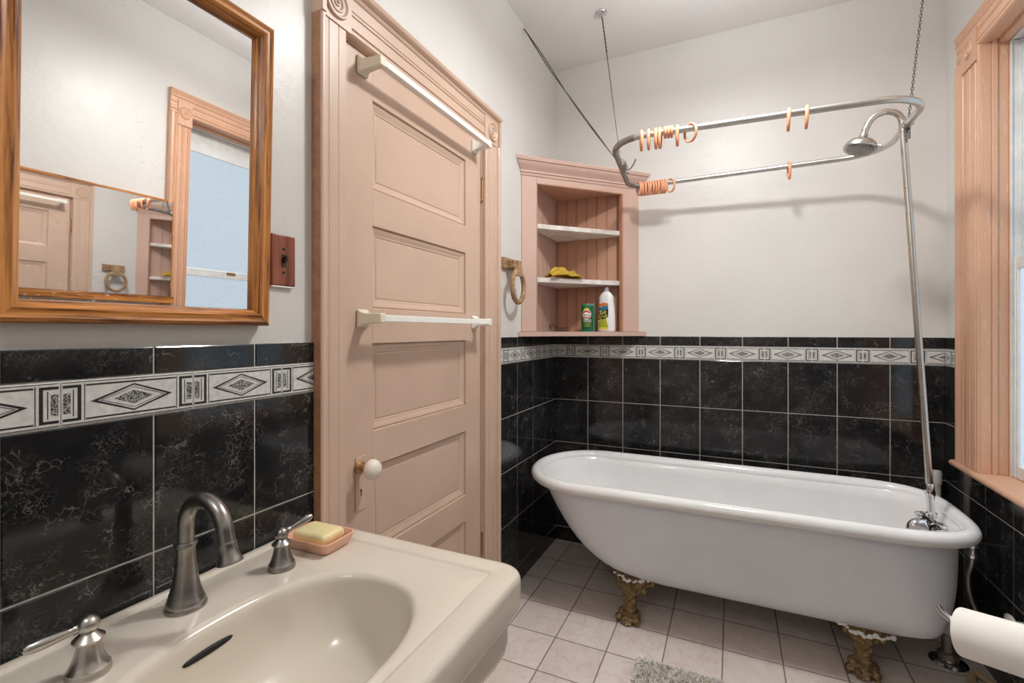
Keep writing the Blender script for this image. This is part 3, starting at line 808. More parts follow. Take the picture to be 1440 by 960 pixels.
rings = flat_bottom(o0, ZB0-.012)
rings[-1] = [(p[0], p[1], ZB0-.007) for p in rings[-1]]
for s in S: rings.append([(x, y, zlev(s)) for x, y in level(s)])
sh.loft(rings, 0, True, False); 
sh.build('tub_shell', M['tub_out'], tub, angle=180)
# interior: bowl surface
inn = MB()
rings = []
Si = S[::-1]
rings.append([(x, y, ZR+.006) for x, y in level(1, -.006)])
for s in Si[1:]: rings.append([(x, y, max(zlev(s), .0)+.022*(1-s)) for x, y in level(s, .014)])
rings += [[(p[0], p[1], ZB0+.018) for p in r] for r in flat_bottom(level(0, .014), 0)[::-1]]
inn.loft(rings, 0, False, True); inn.build('tub_basin', M['enamel'], tub, angle=180)
rim = MB(); ro_ = outl(.0918, 1.7053, YT, .3001, .2759, .3508, 2.0428, 3.4992, 60, 20)
n = len(ro_); rings = []
for i in range(n):
    p = Vector(ro_[i]); t = (Vector(ro_[(i+1) % n])-Vector(ro_[i-1])).normalized(); nn = Vector((t.y, -t.x))
    ring = []
    for a, rad in [(2*PI*k/20, .026) for k in range(20)]:
        ex = rad*cos(a); ez = rad*sin(a)
        if ez < 0: ez *= .95
        q = p+nn*(ex*1.04); ring.append((q.x, q.y, ZR+ez))
    rings.append(ring)
rings.append(rings[0]); rim.loft(rings, 0, False, False); rim.build('rolled_rim', M['enamel'], tub, angle=180, weld=True)

# claw feet
def claw_foot_mesh():
    m = MB()
    # flare plate at the top
    m.loft([[(x*w, y*d+oy, z) for x, y in [(cos(2*PI*i/28), sin(2*PI*i/28)) for i in range(28)]] for z, w, d, oy in
            ((.03, .026, .026, .004), (.05, .0235, .0245, .006), (.08, .0225, .025, .008), (.105, .0245, .028, .012), (.125, .031, .034, .016), (.143, .043, .042, .024), (.16, .055, .05, .034), (.178, .066, .056, .046), (.192, .072, .058, .06), (.20, .066, .052, .066))])
    # leaves on the knee
    for k in range(11):
        a = (k-5)/5; m.sphere((a*.062, -.004+.05*abs(a)**1.6, .168-.006*abs(a)), .0145, 10, sc=(1, .7, 1.35))
    for k in range(7):
        a = (k-3)/3; m.sphere((a*.043, -.012+.03*abs(a)**1.6, .146-.010*abs(a)), .0125, 10, sc=(.9, .7, 1.4))
    for k in range(5):
        a = (k-2)/2; m.sphere((a*.018, -.018+.012*abs(a), .115), .0085, 10, sc=(.8, .7, 2.6))
    # paw
    m.sphere((0, 0, .028), .033, 16, sc=(1.15, 1.0, .84))
    for k, a in enumerate((-1, -.36, .36, 1)):
        x = a*.032; y = -.026+.013*abs(a)
        m.sphere((x*.8, y+.01, .037), .0145, 12, sc=(.95, 1.35, 1.0))
        m.sphere((x, y-.008, .0195), .0135, 12, sc=(.95, 1.15, 1.0))
        m.sphere((x*1.04, y-.018, .0095), .0068, 10, sc=(.9, 1.3, 1.2))
    m.sphere((.0, -.046, .008), .006, 10, sc=(.8, 1.5, 1.2))
    return m
fm = None
feet = [(.566, 2.082, -.10), (1.402, 2.118, -.22), (.566, 2.43, PI+.10), (1.402, 2.41, PI+.2)]
src = claw_foot_mesh()
for i, (x, y, rz_) in enumerate(feet):
    if i == 0:
        fo = src.build('claw_foot', M['gilt'], None, angle=180)
        rm = fo.modifiers.new('fuse', 'REMESH'); rm.mode = 'VOXEL'; rm.voxel_size = .0026; rm.use_smooth_shade = True
        smm = fo.modifiers.new('soft', 'SMOOTH'); smm.iterations = 2; smm.factor = .5
    else:
        fo = feet0.copy(); COL.objects.link(fo)
    if i == 0: feet0 = fo
    fo.parent = tub; fo.location = Vector((x, y, .0))-world_loc(tub); fo.rotation_euler = (0, 0, rz_)
    fo.scale = (1.25, 1.2, .93)
    if i == 0: fo['label'] = 'gilded lion-paw foot'
# flaking paint collar above the two front feet
for x, y, rz_ in feet[:2]:
    ck = MB(); R_ = Matrix.Rotation(rz_, 3, 'Z'); far = x < 1
    for k in range(22):
        if far and k % 3 == 0: continue
        a = (k-10.5)/10.5
        q = R_ @ Vector((a*.086, (-.020 if far else -.082)+.062*abs(a)**1.5+random.uniform(-.003, .003), (.178 if far else .176)-.004*abs(a)+random.uniform(-.006, .006)))
        ck.sphere((x+q.x, y+q.y, q.z), random.uniform(.005, .0085), 8, sc=(1.2, .8, random.uniform(.7, 1.2)))
    ck.build('paint_collar', M['caulk'], tub, angle=180)
# overflow plate on the end wall
MB().lathe([(.001, .006), (.02, .006), (.028, .003), (.03, 0)], (1.652, 2.256, .46), (-1, 0, 0), 24).build('overflow_plate', M['chrome'], tub)

# ---------------------------------------------------------------- tub faucet with shower riser
sf = thing('shower_fixture', 'chrome tub faucet with tall riser pipe and gooseneck shower head', 'shower', (1.6, 2.2, .55))
yv = 2.20
fb = MB()
fb.tube(smooth_path([(1.652, 2.19, .537), (1.60, 2.175, .552), (1.565, 2.165, .55), (1.553, 2.162, .53), (1.552, 2.16, .505)], 6), lambda t: .021-.004*t, 18)
fb.lathe([(.001, 0), (.021, 0), (.024, .01), (.024, .085), (.021, .095), (.001, .095)], (1.612, 2.125, .552), (0, 1, 0), 24)
fb.build('faucet_body', M['chrome'], sf, angle=50)
for y in (2.115, 2.235):
    k_ = MB(); sg = -1 if y < 2.2 else 1
    k_.lathe([(.001, 0), (.017, 0), (.019, .006), (.0165, .018), (.019, .022), (.018, .032), (.008, .036), (.001, .036)], (1.612, y, .552), (0, sg, 0), 20)
    k_.build('tap_handle', M['chrome'], sf)
dv = MB(); dv.lathe([(.005, 0), (.0045, .018), (.011, .021), (.012, .026), (.006, .03), (.001, .031)], (1.575, 2.168, .566), n=16)
dv.build('diverter_knob', M['chrome'], sf)
cpl = MB(); base = Vector((1.622, yv, .572)); top = Vector((1.539, yv, 1.985)); ax = (top-base).normalized()
cpl.lathe([(.001, 0), (.015, 0), (.017, .004), (.017, .016), (.012, .02), (.0125, .075), (.0155, .08), (.0165, .092), (.0145, .098), (.0145, .118), (.012, .122), (.001, .122)], base, ax, 20)
cpl.build('riser_coupling', M['chrome'], sf, angle=40)
hd = Vector((1.402, 2.185, 1.945))
rp = [base+ax*.11, base+ax*.6, base+ax*1.1, top]
goose = smooth_path([base+ax*.11, base+ax*.5, base+ax*.9, top, top+Vector((-.003, -.0, .035)), top+Vector((-.018, -.003, .062)), top+Vector((-.05, -.008, .075)), top+Vector((-.082, -.011, .066)), top+Vector((-.103, -.013, .046)), top+Vector((-.117, -.015, .016))], 8)
MB().tube(goose, .0112, 16).build('riser_pipe', M['nickel'], sf)
hn = (Vector((-.25, -.12, -1))).normalized(); e0 = top+Vector((-.117, -.015, .018))
hx = MB()
HS = lambda L: [(r*.86, h*.92) for r, h in L]
hx.lathe(HS([(.001, -.004), (.0135, -.004), (.0145, .002), (.0125, .006), (.0125, .022), (.016, .024), (.0165, .034), (.02, .038), (.0235, .042), (.036, .047), (.048, .054), (.0565, .063), (.0615, .073), (.063, .081), (.0625, .086), (.059, .088), (.001, .088)]), e0, hn, 40)
hx.build('shower_head', M['nickel'], sf, angle=40)
fcn = MB(); fcn.lathe(HS([(.001, .0878), (.052, .0878), (.054, .0885), (.05, .0905), (.001, .0905)]), e0, hn, 36)
u_ = hn.orthogonal().normalized(); w_ = hn.cross(u_)
for rr, k in ((.010, 6), (.020, 12), (.030, 16), (.039, 20)):
    for i in range(k):
        p = e0+hn*.083+(u_*cos(2*PI*i/k)+w_*sin(2*PI*i/k))*rr; fcn.lathe([(.0022, 0), (.0014, .003), (.0005, .0032)], p, hn, 6)
fcn.build('spray_face', M['pewter'], sf)
lv = MB(); d_ = (Vector((.9, -.42, 0))-hn*Vector((.9, -.42, 0)).dot(hn)).normalized(); lv.tube([e0+hn*.070+d_*.047, e0+hn*.072+d_*.062, e0+hn*.076+d_*.068], .004, 8); lv.build('spray_lever', M['nickel'], sf)

# ---------------------------------------------------------------- shower curtain rod
cr_ = thing('shower_curtain_rod', 'oblong metal shower curtain rod hung above the bathtub', 'curtain rod', (1.03, 2.2, 2.0))
def rod_y(x, y): return y
def loop():
    pts = []; x0, x1 = .517, 1.548; ya, yb = 1.903, 2.520; r = .15
    def cor(cx, cy, a0, r=r): return [(cx+r*cos(a0+PI/2*i/10), cy+r*sin(a0+PI/2*i/10)) for i in range(11)]
    q = .075
    pts += cor(x0+r, ya+r, PI); pts += [(x0+r+(x1-x0-2*r)*i/12, ya) for i in range(1, 12)]
    pts += cor(x1-r, ya+r, -PI/2); pts += cor(x1-r, yb-r, 0); pts += [(x1-r-(x1-x0-r-q)*i/12, yb) for i in range(1, 12)]
    pts += cor(x0+q, yb-q, PI/2, q)
    out = []
    for x, y in pts:
        sk = (x-1.03)/.5
        yy = y+(.028*sk if y < 2.2 else -.018*sk)*min(1, abs(y-2.2)/.3)
        out.append((x-.034*max(0, min(1, (y-2.2)/.24))*max(0, min(1, (1.1-x)/.5)), yy, 2.0))
    return out
lp = loop(); k0 = 0
# grey corroded end bend + bright rest: two sections of one loop
end_i = [i for i, p in enumerate(lp) if p[0] < .64]; rest = [i for i, p in enumerate(lp) if p[0] >= .62]
def order(idx):
    # rotate so that indices run contiguous
    s = sorted(idx); g = [i for i in range(len(s)-1) if s[i+1]-s[i] > 1]
    return s if not g else s[g[0]+1:]+s[:g[0]+1]
MB().tube([lp[i] for i in order(rest)], .0118, 14).build('rod_loop', M['rod'], cr_)
MB().tube([lp[i] for i in order(end_i)], .0128, 14).build('end_bend', M['rod_dark'], cr_, label='grey corroded end bend')
kn_ = MB(); kn_.sphere((.517, 2.20, 1.995), .02, 14, sc=(.9, 1.1, 1.0)); kn_.lathe([(.016, -.02), (.0175, -.014), (.0175, .014), (.016, .02)], (.517, 2.16, 2.0), (0, 1, 0), 16)
kn_.tube(smooth_path([(.52, 2.21, 1.985), (.545, 2.2, 1.985), (.565, 2.18, 2.0), (.575, 2.17, 2.015)], 5), .003, 8)
kn_.tube(smooth_path([(.52, 2.2, 1.98), (.53, 2.19, 1.968), (.54, 2.2, 1.965)], 5), .004, 8)
kn_.build('wire_clamp', M['rod_dark'], cr_)
ck = MB(); ck.tube([(1.548, 2.20-.03, 2.0), (1.548, 2.20+.03, 2.0)], .0175, 14); ck.lathe([(.001, -.02), (.0145, -.02), (.0145, .02), (.001, .02)], (1.54, 2.2, 1.998), ax, 16)
ck.build('riser_clamp', M['nickel'], cr_)
ht = MB(); fl = Vector((.387, 2.301, ZC)); tl = Vector((.515, 2.13, 2.008))
ht.tube([fl-Vector((0, 0, .012)), fl*.55+tl*.45, tl], .0022, 8)
for k in range(16):
    t0 = .05+k*.028; p = fl*(1-t0)+tl*t0; p2 = fl*(1-t0-.016)+tl*(t0+.016)
    if k < 9: ht.tube([p, p2], .0034, 8, 1)
ht.build('hanger_rod', [M['wire'], M['wire']], cr_)
MB().lathe([(.001, -.026), (.006, -.026), (.008, -.02), (.02, -.014), (.027, -.006), (.028, -.0006), (.001, -.0006)], fl, n=28).build('ceiling_flange', M['chrome'], cr_)
wi = MB(); a0 = Vector((.0025, 2.242, 2.79)); b0 = Vector((.51, 2.19, 1.995))
for ph_ in (0, PI):
    pts = []
    for i in range(81):
        t = i/80; p = a0.lerp(b0, t); p.z -= .02*sin(PI*t); gap = .009*(1-abs(t-.28)*1.3 if t < .6 else .45)
        p += Vector((0, cos(ph_+t*7)*gap, sin(ph_+t*7)*gap)); pts.append(p)
    wi.tube(pts, .0024, 7)
wi.build('guy_wire', M['wire'], cr_)
# chain on the faucet end: alternating links
cn = MB(); c0 = Vector((1.545, 2.19, 1.935)); c1 = Vector((1.628, 2.19, ZC-.002)); L_ = (c1-c0).length; nl = 74; dirn = (c1-c0).normalized()
s1 = Vector((0, 1, 0)); s2 = dirn.cross(s1).normalized()
for k in range(nl):
    c = c0+dirn*(L_*(k+.5)/nl); sd = s1 if k % 2 else s2
    hl = L_/nl*.62; cn.tube([c+dirn*(hl*sin(2*PI*i/12))+sd*(.0036*cos(2*PI*i/12)) for i in range(12)], .0012, 6, closed=True)
cn.build('chain', M['wire'], cr_, kind='stuff') if False else cn.build('chain', M['wire'], cr_)
bt = MB(); bt.tube([(1.552, 2.18, 1.945), (1.552, 2.18, 2.0)], .004, 8); bt.build('chain_bolt', M['wire'], cr_)

# ---------------------------------------------------------------- curtain hooks
def hook_mesh(rx, rz_, gap, r=.0042):
    m = MB(); pts = []
    a0, a1 = -PI/2+gap, -PI/2+2*PI-gap*.2
    for i in range(41):
        a = a0+(a1-a0)*i/40; pts.append((0, rx*cos(a), rz_*sin(a)))
    m.tube(pts, lambda t: r*(.85+.3*sin(PI*t)), 10); m.v = [(x*1.35, y, z) for x, y, z in m.v]; return m
RB = .0118
def place_hooks():
    base = {}
    def get(kind):
        if kind not in base:
            p = {'long': (.021, .038, .55), 'short': (.017, .019, .5), 'ring': (.026, .033, .25)}[kind]
            base[kind] = [hook_mesh(*p).build('curtain_hook', M['peach_plastic'], None), p]
            return base[kind][0], p, True
        return base[kind][0], base[kind][1], False
    def put(x, y, kind, rot, tilt, label, group, roll=0.):
        o, p, new = get(kind)
        if not new: o = o.copy(); COL.objects.link(o)
        o.location = (x, y, 2.0+RB+.0045-p[1]); o.rotation_euler = (roll, tilt, rot)
        o.location.x -= 0; o.location.y -= 0
        tag(o, label, 'curtain hook', group)
    yf = lambda x: 1.903+.028*(x-1.03)/.5
    def ybk(x):
        y = 2.520-.018*(x-1.03)/.5; d = .487+.075-x
        return y if d < 0 else y-.075+math.sqrt(max(0, .075**2-d*d))
    gA = 'peach hooks bunched on the front of the rod'
    lA = ['leftmost long peach hook hanging on the front bar of the curtain rod', 'second long peach hook from the left end of the front bar', 'third long peach hook from the left, touching the fourth on the front bar', 'fourth long peach hook from the left, just left of three short hooks']
    for x, l, r in zip((.649, .676, .703, .7175), lA, (.25, .1, .05, 0)): put(x, yf(x), 'long', r, .0, l, gA)
    lB = ['left one of the three short peach hooks on the front bar', 'middle one of the three short peach hooks on the front bar', 'right one of the three short peach hooks on the front bar']
    for x, l in zip((.737, .7485, .760), lB): put(x, yf(x), 'short', .1, 0, l, gA)
    put(.780, yf(.78), 'long', .05, 0, 'long peach hook hanging just right of the three short hooks', gA)
    put(.826, yf(.826), 'ring', .95, 0, 'round open peach hook at the right end of the left bunch on the front bar', gA)
    put(1.146, yf(1.146), 'long', -.08, .05, 'left one of the two peach hooks at the middle of the front bar', 'pair of peach hooks on the front bar')
    put(1.200, yf(1.2), 'long', -.08, .05, 'right one of the two peach hooks at the middle of the front bar', 'pair of peach hooks on the front bar')
    put(1.204, ybk(1.2), 'long', .1, 0, 'single peach hook alone at the middle of the rear bar', None)
    gC = 'peach hooks packed together on the rear bar'
    n = 11
    for k in range(n):
        x = .527+.0128*k
        put(x, ybk(x), 'ring', .55+random.uniform(-.12, .12), random.uniform(-.05, .05), 'peach hook packed in the tight bunch on the rear bar beside the corner cabinet', gC)
    put(.684, ybk(.684), 'ring', .9, 0, 'open peach hook just right of the tight bunch on the rear bar', None)
place_hooks()

# ---------------------------------------------------------------- supply pipes by the tub
sp_ = thing('supply_hose', 'braided steel supply hose curving down from the faucet end of the bathtub', 'supply hose', (1.74, 2.15, .2))
MB().tube(smooth_path([(1.700, 2.10, .50), (1.700, 2.11, .46), (1.705, 2.15, .40), (1.725, 2.19, .32), (1.755, 2.215, .25), (1.785, 2.22, .2), (1.803, 2.2, .17)], 8), .0082, 14).build('braided_hose', M['hose'], sp_)
MB().lathe([(.001, 0), (.011, 0), (.013, .004), (.013, .016), (.010, .02), (.010, .034), (.014, .036), (.014, .046), (.001, .048)], (1.70, 2.10, .485), (0, 0, 1), 8).build('hose_nut', M['chrome'], sp_)
MB().tube([(1.70, 2.10, .53), (1.692, 2.13, .548), (1.672, 2.16, .55)], .008, 12).build('tail_piece', M['chrome'], sp_)
va = thing('shutoff_valve', 'grey oval shutoff valve on the right wall above the toilet paper', 'valve', (XR-.03, 2.07, .31))
MB().lathe([(.001, 0), (.022, 0), (.02, .004), (.01, .006), (.009, .03), (.001, .03)], (XR-.009, 2.07, .305), (-1, 0, 0), 20).build('valve_stem', M['chrome'], va)
MB().sphere((XR-.045, 2.07, .31), .03, 18, sc=(.35, 1.1, .62)).build('valve_handle', M['pipe_white'], va)
dp = thing('drain_pipe', 'chrome drain pipe with floor flange under the faucet end of the tub', 'drain pipe', (1.705, 2.31, 0))
MB().lathe([(.001, 0.0005), (.058, .0005), (.058, .004), (.045, .009), (.030, .013), (.028, .02), (.001, .02)], (1.705, 2.315, 0), n=32).build('floor_flange', M['chrome'], dp)
MB().lathe([(.001, .02), (.032, .02), (.032, .036), (.028, .04), (.021, .042), (.020, .09), (.025, .092), (.025, .11), (.001, .11)], (1.705, 2.315, 0), n=28).build('slip_nut', M['rod_dark'], dp)
MB().tube(smooth_path([(1.705, 2.315, .10), (1.705, 2.315, .14), (1.695, 2.31, .165), (1.66, 2.3, .172), (1.60, 2.28, .172)], 6), .019, 16).build('drain_elbow', M['pipe_white'], dp)
wp = thing('capped_pipe', 'off-white capped pipe standing in the back right corner behind the tub', 'pipe', (1.772, 2.65, 0))
MB().lathe([(.001, 0.0005), (.0155, .0005), (.0155, .612), (.001, .612)], (1.772, 2.65, 0), n=24).build('pipe', M['pipe_white'], wp)
MB().lathe([(.0155, .585), (.0185, .585), (.019, .632), (.016, .640), (.001, .642), (.001, .612), (.0155, .612)], (1.772, 2.65, 0), n=24).build('pipe_cap', M['pipe_white'], wp)
th = MB().tube(smooth_path([(1.80, 2.12, .034), (1.785, 2.2, .022), (1.76, 2.255, .0155), (1.735, 2.21, .0125), (1.715, 2.12, .0115), (1.70, 2.02, .0115), (1.70, 1.9, .0115)][::-1], 8), .011, 14).build('floor_hose', M['tan'])
tag(th, 'tan hose curving along the floor under the toilet paper roll', 'hose')

# ---------------------------------------------------------------- toilet paper on a chrome arm
A_ = Vector((.78, -.62, .16)).normalized(); e_ = Vector((1.400, 1.293, .6195))
tpz = thing('toilet_paper_roll', 'white toilet paper roll hanging at the lower right edge of the frame', 'toilet paper', e_)
R1 = .0468
pr = MB(); pr.lathe([(.021, .0), (.0435, .0), (.0461, .0015), (R1, .004), (R1, .121), (.0461, .1235), (.0435, .125), (.021, .125), (.021, .0)], e_, A_, 56); pr.build('paper', M['paper'], tpz, angle=50)
MB().lathe([(.0195, -.0005), (.021, -.0005), (.021, .1255), (.0195, .1255), (.0195, -.0005)], e_, A_, 32).build('cardboard_core', M['card'], tpz)
th_ = thing('toilet_paper_holder', 'chrome arm holding the toilet paper roll', 'paper holder', (1.80, 1.17, .62))
MB().tube(smooth_path([e_-A_*.040+Vector((0, 0, .040)), e_-A_*.028+Vector((0, 0, .026)), e_-A_*.006+Vector((0, 0, .0145)), e_+A_*.03+Vector((0, 0, .0125)), e_+A_*.1+Vector((0, 0, .0125)), e_+A_*.36+Vector((0, 0, .0125)), e_+A_*.548+Vector((0, 0, .0125))], 8), lambda t: .0068-.001*t, 14).build('arm', M['chrome'], th_)
we = e_+A_*.548+Vector((0, 0, .0125))
MB().lathe([(.001, 0), (.03, 0), (.03, .004), (.02, .009), (.009, .012), (.001, .012)], (XR-.0090, we.y, we.z), (-1, 0, 0), 28).build('wall_plate', M['chrome'], th_)

# ---------------------------------------------------------------- pedestal sink
sk = thing('pedestal_sink', 'almond pedestal sink under the oak-framed mirror', 'sink', (.3, .514, 0))
C0 = (.345, .514)
def rr_r(ph_, x0, x1, y0, y1, rad):
    d = (cos(ph_), sin(ph_)); lo, hi = 0, 1.2
    cx, cy, hx_, hy_ = (x0+x1)/2, (y0+y1)/2, (x1-x0)/2, (y1-y0)/2
    for _ in range(40):
        m_ = (lo+hi)/2; qx = abs(C0[0]+d[0]*m_-cx)-hx_+rad; qy = abs(C0[1]+d[1]*m_-cy)-hy_+rad
        sd = math.hypot(max(qx, 0), max(qy, 0))+min(max(qx, qy), 0)-rad
        if sd < 0: lo = m_
        else: hi = m_
    return lo
OUT = (.0095, .592, .136, .894); GRV = (.040, .534, .192, .838)
def bowl_r(a):
    c_, s_ = cos(a), sin(a); rx = .152 if c_ < 0 else .158; ry = .216; e = 2.35
    r = (abs(c_/rx)**e+abs(s_/ry)**e)**(-1/e)
    y = C0[1]+r*s_
    return r
angs = [2*PI*i/200 for i in range(200)]
for gx in GRV[:2]:
    for gy in GRV[2:]:
        a = math.atan2(gy-C0[1], gx-C0[0]) % (2*PI); angs += [a-.006, a, a+.006]
for gx in OUT[:2]:
    for gy in OUT[2:]:
        a = math.atan2(gy-C0[1], gx-C0[0]) % (2*PI); angs += [a+q for q in (-.06, -.04, -.02, 0, .02, .04, .06)]
angs = sorted(set(round(a % (2*PI), 5) for a in angs))
RBW = [bowl_r(a) for a in angs]; RG = [rr_r(a, *GRV, .006) for a in angs]; ROU = [rr_r(a, *OUT, .05) for a in angs]
def ring_of(fr_, z): return [(C0[0]+cos(a)*r, C0[1]+sin(a)*r, z) for a, r in zip(angs, fr_)]
top_ = MB(); rings = []
for p, z in ((.02, .618), (.25, .6195), (.5, .627), (.66, .638), (.78, .655), (.87, .676), (.93, .700), (.965, .720), (.985, .737), (.997, .749)):
    rings.append(ring_of([r*p for r in RBW], z))
for d, z in ((.002, .756), (.006, .7615), (.012, .7645), (.020, .7655)): rings.append(ring_of([r+d for r in RBW], z))
def deck(k): return [max(b+.021, g-k) if b+.021 < g-.012 else b+.0205+(.0025*(1-k/.03)) for b, g in zip(RBW, RG)]
rings.append(ring_of([(b+.02)*.5+(g-.01)*.5 if g-.01 > b+.022 else b+.0203 for b, g in zip(RBW, RG)], .7652))
rings.append(ring_of([max(g-.008, b+.0206) for b, g in zip(RBW, RG)], .7650))
rings.append(ring_of([max(g-.003, b+.0208) for b, g in zip(RBW, RG)], .7635))
rings.append(ring_of([max(g-.001, b+.021) for b, g in zip(RBW, RG)], .7635))
rings.append(ring_of([max(g+.002, b+.0212) for b, g in zip(RBW, RG)], .7668))
rings.append(ring_of([max(g+.008, b+.0214) for b, g in zip(RBW, RG)], .7682))
for d, z in ((.018, .7682), (.010, .7668), (.005, .7635), (.0018, .759), (.0, .752), (.0, .712), (.002, .703), (.008, .696), (.018, .690), (.026, .683), (.029, .672), (.030, .640), (.036, .622), (.052, .606)):
    rings.append(ring_of([r-d for r in ROU], z))
for p, z in ((.80, .596), (.6, .572), (.4, .545), (.02, .54)): rings.append(ring_of([r*p for r in ROU], z))
top_.loft(rings); top_.build('basin', M['almond'], sk, angle=60)
ped = MB(); pr_ = []
for z, a_, b_ in ((.0005, .125, .135), (.05, .125, .135), (.07, .105, .115), (.2, .085, .095), (.4, .085, .095), (.5, .1, .115), (.56, .13, .15)):
    pr_.append([(.285+a_*cos(2*PI*i/36), .514+b_*sin(2*PI*i/36), z) for i in range(36)])
ped.loft(pr_); ped.build('pedestal', M['almond'], sk)
# overflow slot under the rim, on the rear of the bowl
ov = MB()
def wallpt(y, z):
    # inside surface of the bowl at its rear
    pz = [(.700, .93), (.720, .965), (.737, .985), (.749, .997)]
    for a, b in zip(pz, pz[1:]):
        if a[0] <= z <= b[0]: p = a[1]+(b[1]-a[1])*(z-a[0])/(b[0]-a[0]); break
    e = 2.35; s_ = abs((y-C0[1])/(.216*p)); x = C0[0]-.152*p*(1-s_**e)**(1/e); return x
v = []; nO = 24
for i in range(nO+1):
    y = .452+.084*i/nO; q = sin(PI*min(1, max(0, i/nO)))**.35 if 0 < i < nO else 0.05
    zc_ = .7285
    for dz in (-.0068, .0045): v.append((wallpt(y, zc_+dz*q)+.0012, y, zc_+dz*q))
ov.add(v, [(2*i, 2*i+2, 2*i+3, 2*i+1) for i in range(nO)]); oo = ov.build('overflow_slot', M['dark'], sk, angle=180, label='dark overflow slot')
so = oo.modifiers.new('depth', 'SOLIDIFY'); so.thickness = .002
MB().lathe([(.001, .0), (.03, 0), (.03, .002), (.022, .0035), (.015, .001), (.001, .001)], (C0[0], C0[1], .6185), n=30).build('drain', M['pewter'], sk)

# faucet set
fs_ = thing('sink_faucet', 'pewter gooseneck sink faucet with two lever handles', 'faucet', (.104, .515, .766))
ZD = .7655
MB().lathe([(.001, 0), (.032, 0), (.0325, .004), (.030, .008), (.0305, .011), (.0285, .015), (.0225, .034), (.0182, .055), (.0158, .08), (.0148, .103), (.0155, .105), (.0178, .107), (.0182, .111), (.0165, .114), (.001, .115)], (.104, .515, ZD), n=40).build('spout_base', M['pewter'], fs_)
pp = [Vector((.104, .515, ZD+.112)), Vector((.104, .515, ZD+.125))]+arc((.1565, .515, ZD+.140), .0525, PI, .12, 26, (1, 0, 0), (0, 0, 1))
pp.append(pp[-1]+Vector((.005, 0, -.018)))
MB().tube(pp, .0132, 20).build('spout', M['pewter'], fs_)
ne = pp[-1]; nd = (pp[-1]-pp[-2]).normalized()
MB().lathe([(.001, -.004), (.0142, -.004), (.0148, 0), (.0142, .003), (.0145, .012), (.0168, .022), (.0195, .027), (.0195, .030), (.017, .031), (.001, .029)], ne, nd, 32).build('nozzle', M['pewter'], fs_)
for (hx0, hy0, dv_, dxx) in ((.139, .681, Vector((.30, .90, .30)), 0), (.150, .357, Vector((-.30, -.93, -.10)), 1)):
    hb = MB(); c = (hx0, hy0, ZD)
    hb.lathe([(.001, 0), (.0255, 0), (.026, .004), (.024, .008), (.0245, .0105), (.022, .014), (.0175, .026), (.0148, .038), (.0138, .045), (.0150, .046), (.0182, .0475), (.0185, .050), (.0155, .053), (.0105, .057), (.0085, .060), (.001, .061)], c, n=36)
    hh_ = hb.build('handle', M['pewter'] if dxx == 0 else M['nickel'], fs_)
    bc = Vector((hx0, hy0, ZD+.0685)); d_ = dv_.normalized()
    lb = MB(); lb.sphere(bc, .0132, 20)
    lb.lathe([(.001, .008), (.0062, .010), (.0066, .015), (.0052, .017), (.0055, .022), (.0068, .034), (.0078, .046), (.0074, .058), (.005, .064), (.001, .066)], bc, d_, 20)
    lb.build('lever', M['pewter'] if dxx == 0 else M['nickel'], hh_)

# soap dish and soap
def rrect(cx, cy, hx_, hy_, r, rot, z, n=6):
    out = []
    for qx, qy, a0 in ((1, 1, 0), (-1, 1, PI/2), (-1, -1, PI), (1, -1, 3*PI/2)):
        for i in range(n+1):
            a = a0+PI/2*i/n; x = qx*(hx_-r)+r*cos(a); y = qy*(hy_-r)+r*sin(a)
            out.append((cx+x*cos(rot)-y*sin(rot), cy+x*sin(rot)+y*cos(rot), z))
    return out
dx_, dy_, rt = .126, .789, .03
sd_ = MB(); zz0 = .7665
pts = [(.052, .034, .012, 0.0), (.054, .036, .013, .002), (.060, .042, .015, .018), (.0625, .0445, .016, .0235), (.0615, .0435, .016, .026), (.059, .041, .015, .0255), (.055, .037, .014, .018), (.050, .032, .012, .008), (.002, .002, .001, .007)]
sd_.loft([rrect(dx_, dy_, hx_*1.07, hy_*1.1, r, rt, zz0+h) for hx_, hy_, r, h in pts])
tag(sd_.build('soap_dish', M['soap_dish'], None, angle=40), 'pink rectangular soap dish on the sink corner by the door', 'soap dish')
so_ = MB()
ps = [(.036, .021, .006, 0), (.040, .025, .007, .003), (.0425, .0275, .008, .011), (.0415, .0265, .008, .019), (.038, .023, .007, .023), (.034, .019, .006, .0238), (.001, .001, .0005, .0235)]
so_.loft([rrect(.126, .789, hx_*1.1, hy_*1.22, r, rt, zz0+.0105+h*1.08) for hx_, hy_, r, h in ps])
soap = so_.build('soap_bar', M['soap'], None, angle=45)
tag(soap, 'worn yellow bar of soap in the pink dish', 'soap')

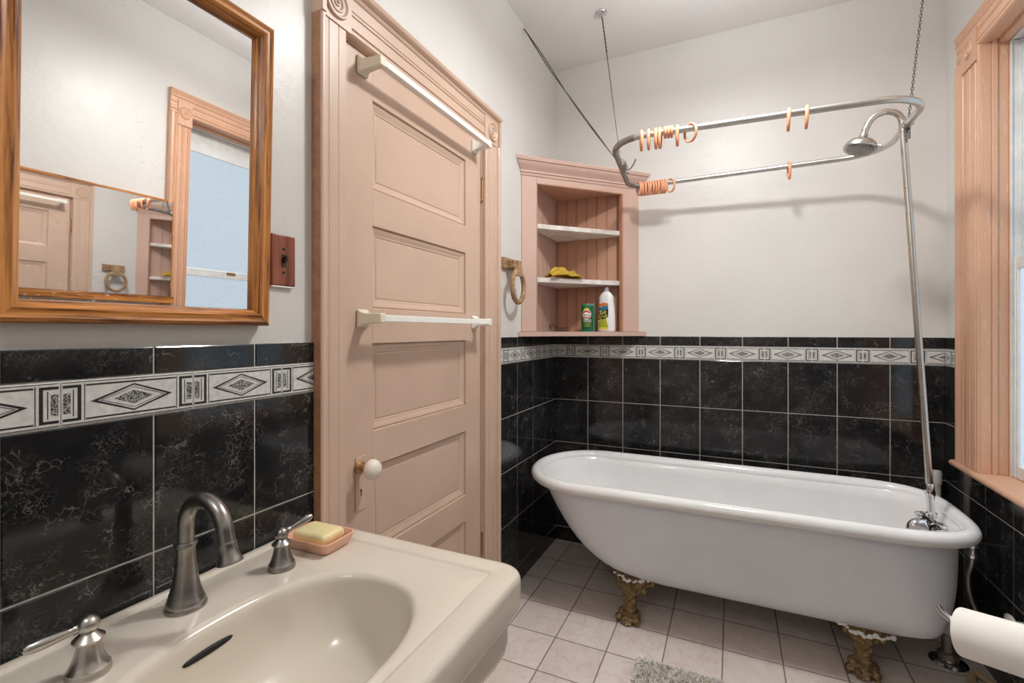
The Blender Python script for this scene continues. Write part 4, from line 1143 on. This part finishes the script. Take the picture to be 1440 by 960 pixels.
# ---------------------------------------------------------------- bath rug
rug = thing('bath_rug', 'grey shag bath rug on the floor tiles in front of the tub', 'rug', (1.0, 1.6, 0))
rx0, rx1, ry0, ry1 = .640, 1.24, 1.20, 1.835
MB().box(rx0, rx1, ry0, ry1, .0005, .008).build('rug_base', M['rug_base'], rug, bevel=.003)
pm = MB(); rnd = random.Random(3)
vv, ffc = [], []
for k in range(15000):
    x = rx0+.003+(rx1-rx0-.006)*rnd.random(); y = ry0+.003+(ry1-ry0-.006)*rnd.random()**.6
    h = .012+.010*rnd.random(); lx, ly = rnd.gauss(.0, .007), rnd.gauss(-.001, .007)
    fx = 1 if rx0+.03 < x < rx1-.03 else 1.6; a = rnd.random()*PI; w = .0022
    ux, uy = cos(a)*w, sin(a)*w; o = len(vv)
    vv += [(x-ux, y-uy, .006), (x+ux, y+uy, .006), (x+lx*.4+ux*.9, y+ly*.4+uy*.9, .006+h*.6), (x+lx*.4-ux*.9, y+ly*.4-uy*.9, .006+h*.6), (x+lx*fx, y+ly*fx, .006+h)]
    ffc += [(o, o+1, o+2, o+3), (o+3, o+2, o+4)]
pm.add(vv, ffc)
me = bpy.data.meshes.new('rug_pile'); wl_ = world_loc(rug); me.from_pydata([tuple(Vector(p)-wl_) for p in vv], [], ffc); me.materials.append(M['rug']); me.update()
po = bpy.data.objects.new('rug_pile', me); COL.objects.link(po); po.parent = rug; po['kind'] = 'stuff'

# ---------------------------------------------------------------- light
def light(name, typ, loc, power, size=.1, col=(1, 1, 1), rot=(0, 0, 0), sy=None):
    d = bpy.data.lights.new(name, typ); d.energy = power; d.color = col
    if typ == 'AREA':
        d.size = size
        if sy: d.shape = 'RECTANGLE'; d.size_y = sy
    else: d.shadow_soft_size = size
    o = bpy.data.objects.new(name, d); COL.objects.link(o); o.location = loc; o.rotation_euler = rot; return o
cl = light('ceiling_lamp', 'AREA', (.95, 1.55, 2.58), 20.5, .2, (1, .99, .97)); cl.data.shape = 'DISK'
up = light('ceiling_bounce_fill', 'AREA', (1.0, 1.75, 2.5), 11, .3, (.97, .985, 1.0), (PI, 0, 0)); up.data.shape = 'DISK'  # added upward fill bounced off the ceiling, not a fixture of the room
light('vanity_lamp', 'POINT', (.32, -.25, 2.08), 12, .09, (.98, .99, 1.0))

w = bpy.data.worlds.new('sky'); scene.world = w; w.use_nodes = True
w.node_tree.nodes['Background'].inputs[0].default_value = (.8, .88, 1, 1); w.node_tree.nodes['Background'].inputs[1].default_value = 1.0

# ---------------------------------------------------------------- camera
cam = bpy.data.cameras.new('camera'); co = bpy.data.objects.new('camera', cam); COL.objects.link(co)
co.location = (.968, 0, 1.244); co.rotation_euler = (PI/2, 0, math.radians(24.81))
cam.sensor_width = 36; cam.lens = 670.3/1440*36; cam.shift_y = -14.3/1440; cam.clip_start = .02
scene.camera = co
vs_ = scene.view_settings; vs_.view_transform = 'Standard'; vs_.look = 'None'; vs_.gamma = 1; vs_.exposure = -0.09; vs_.use_curve_mapping = False
scene.cycles.use_denoising = True
scene.cycles.max_bounces = 10; scene.cycles.diffuse_bounces = 6; scene.cycles.glossy_bounces = 6
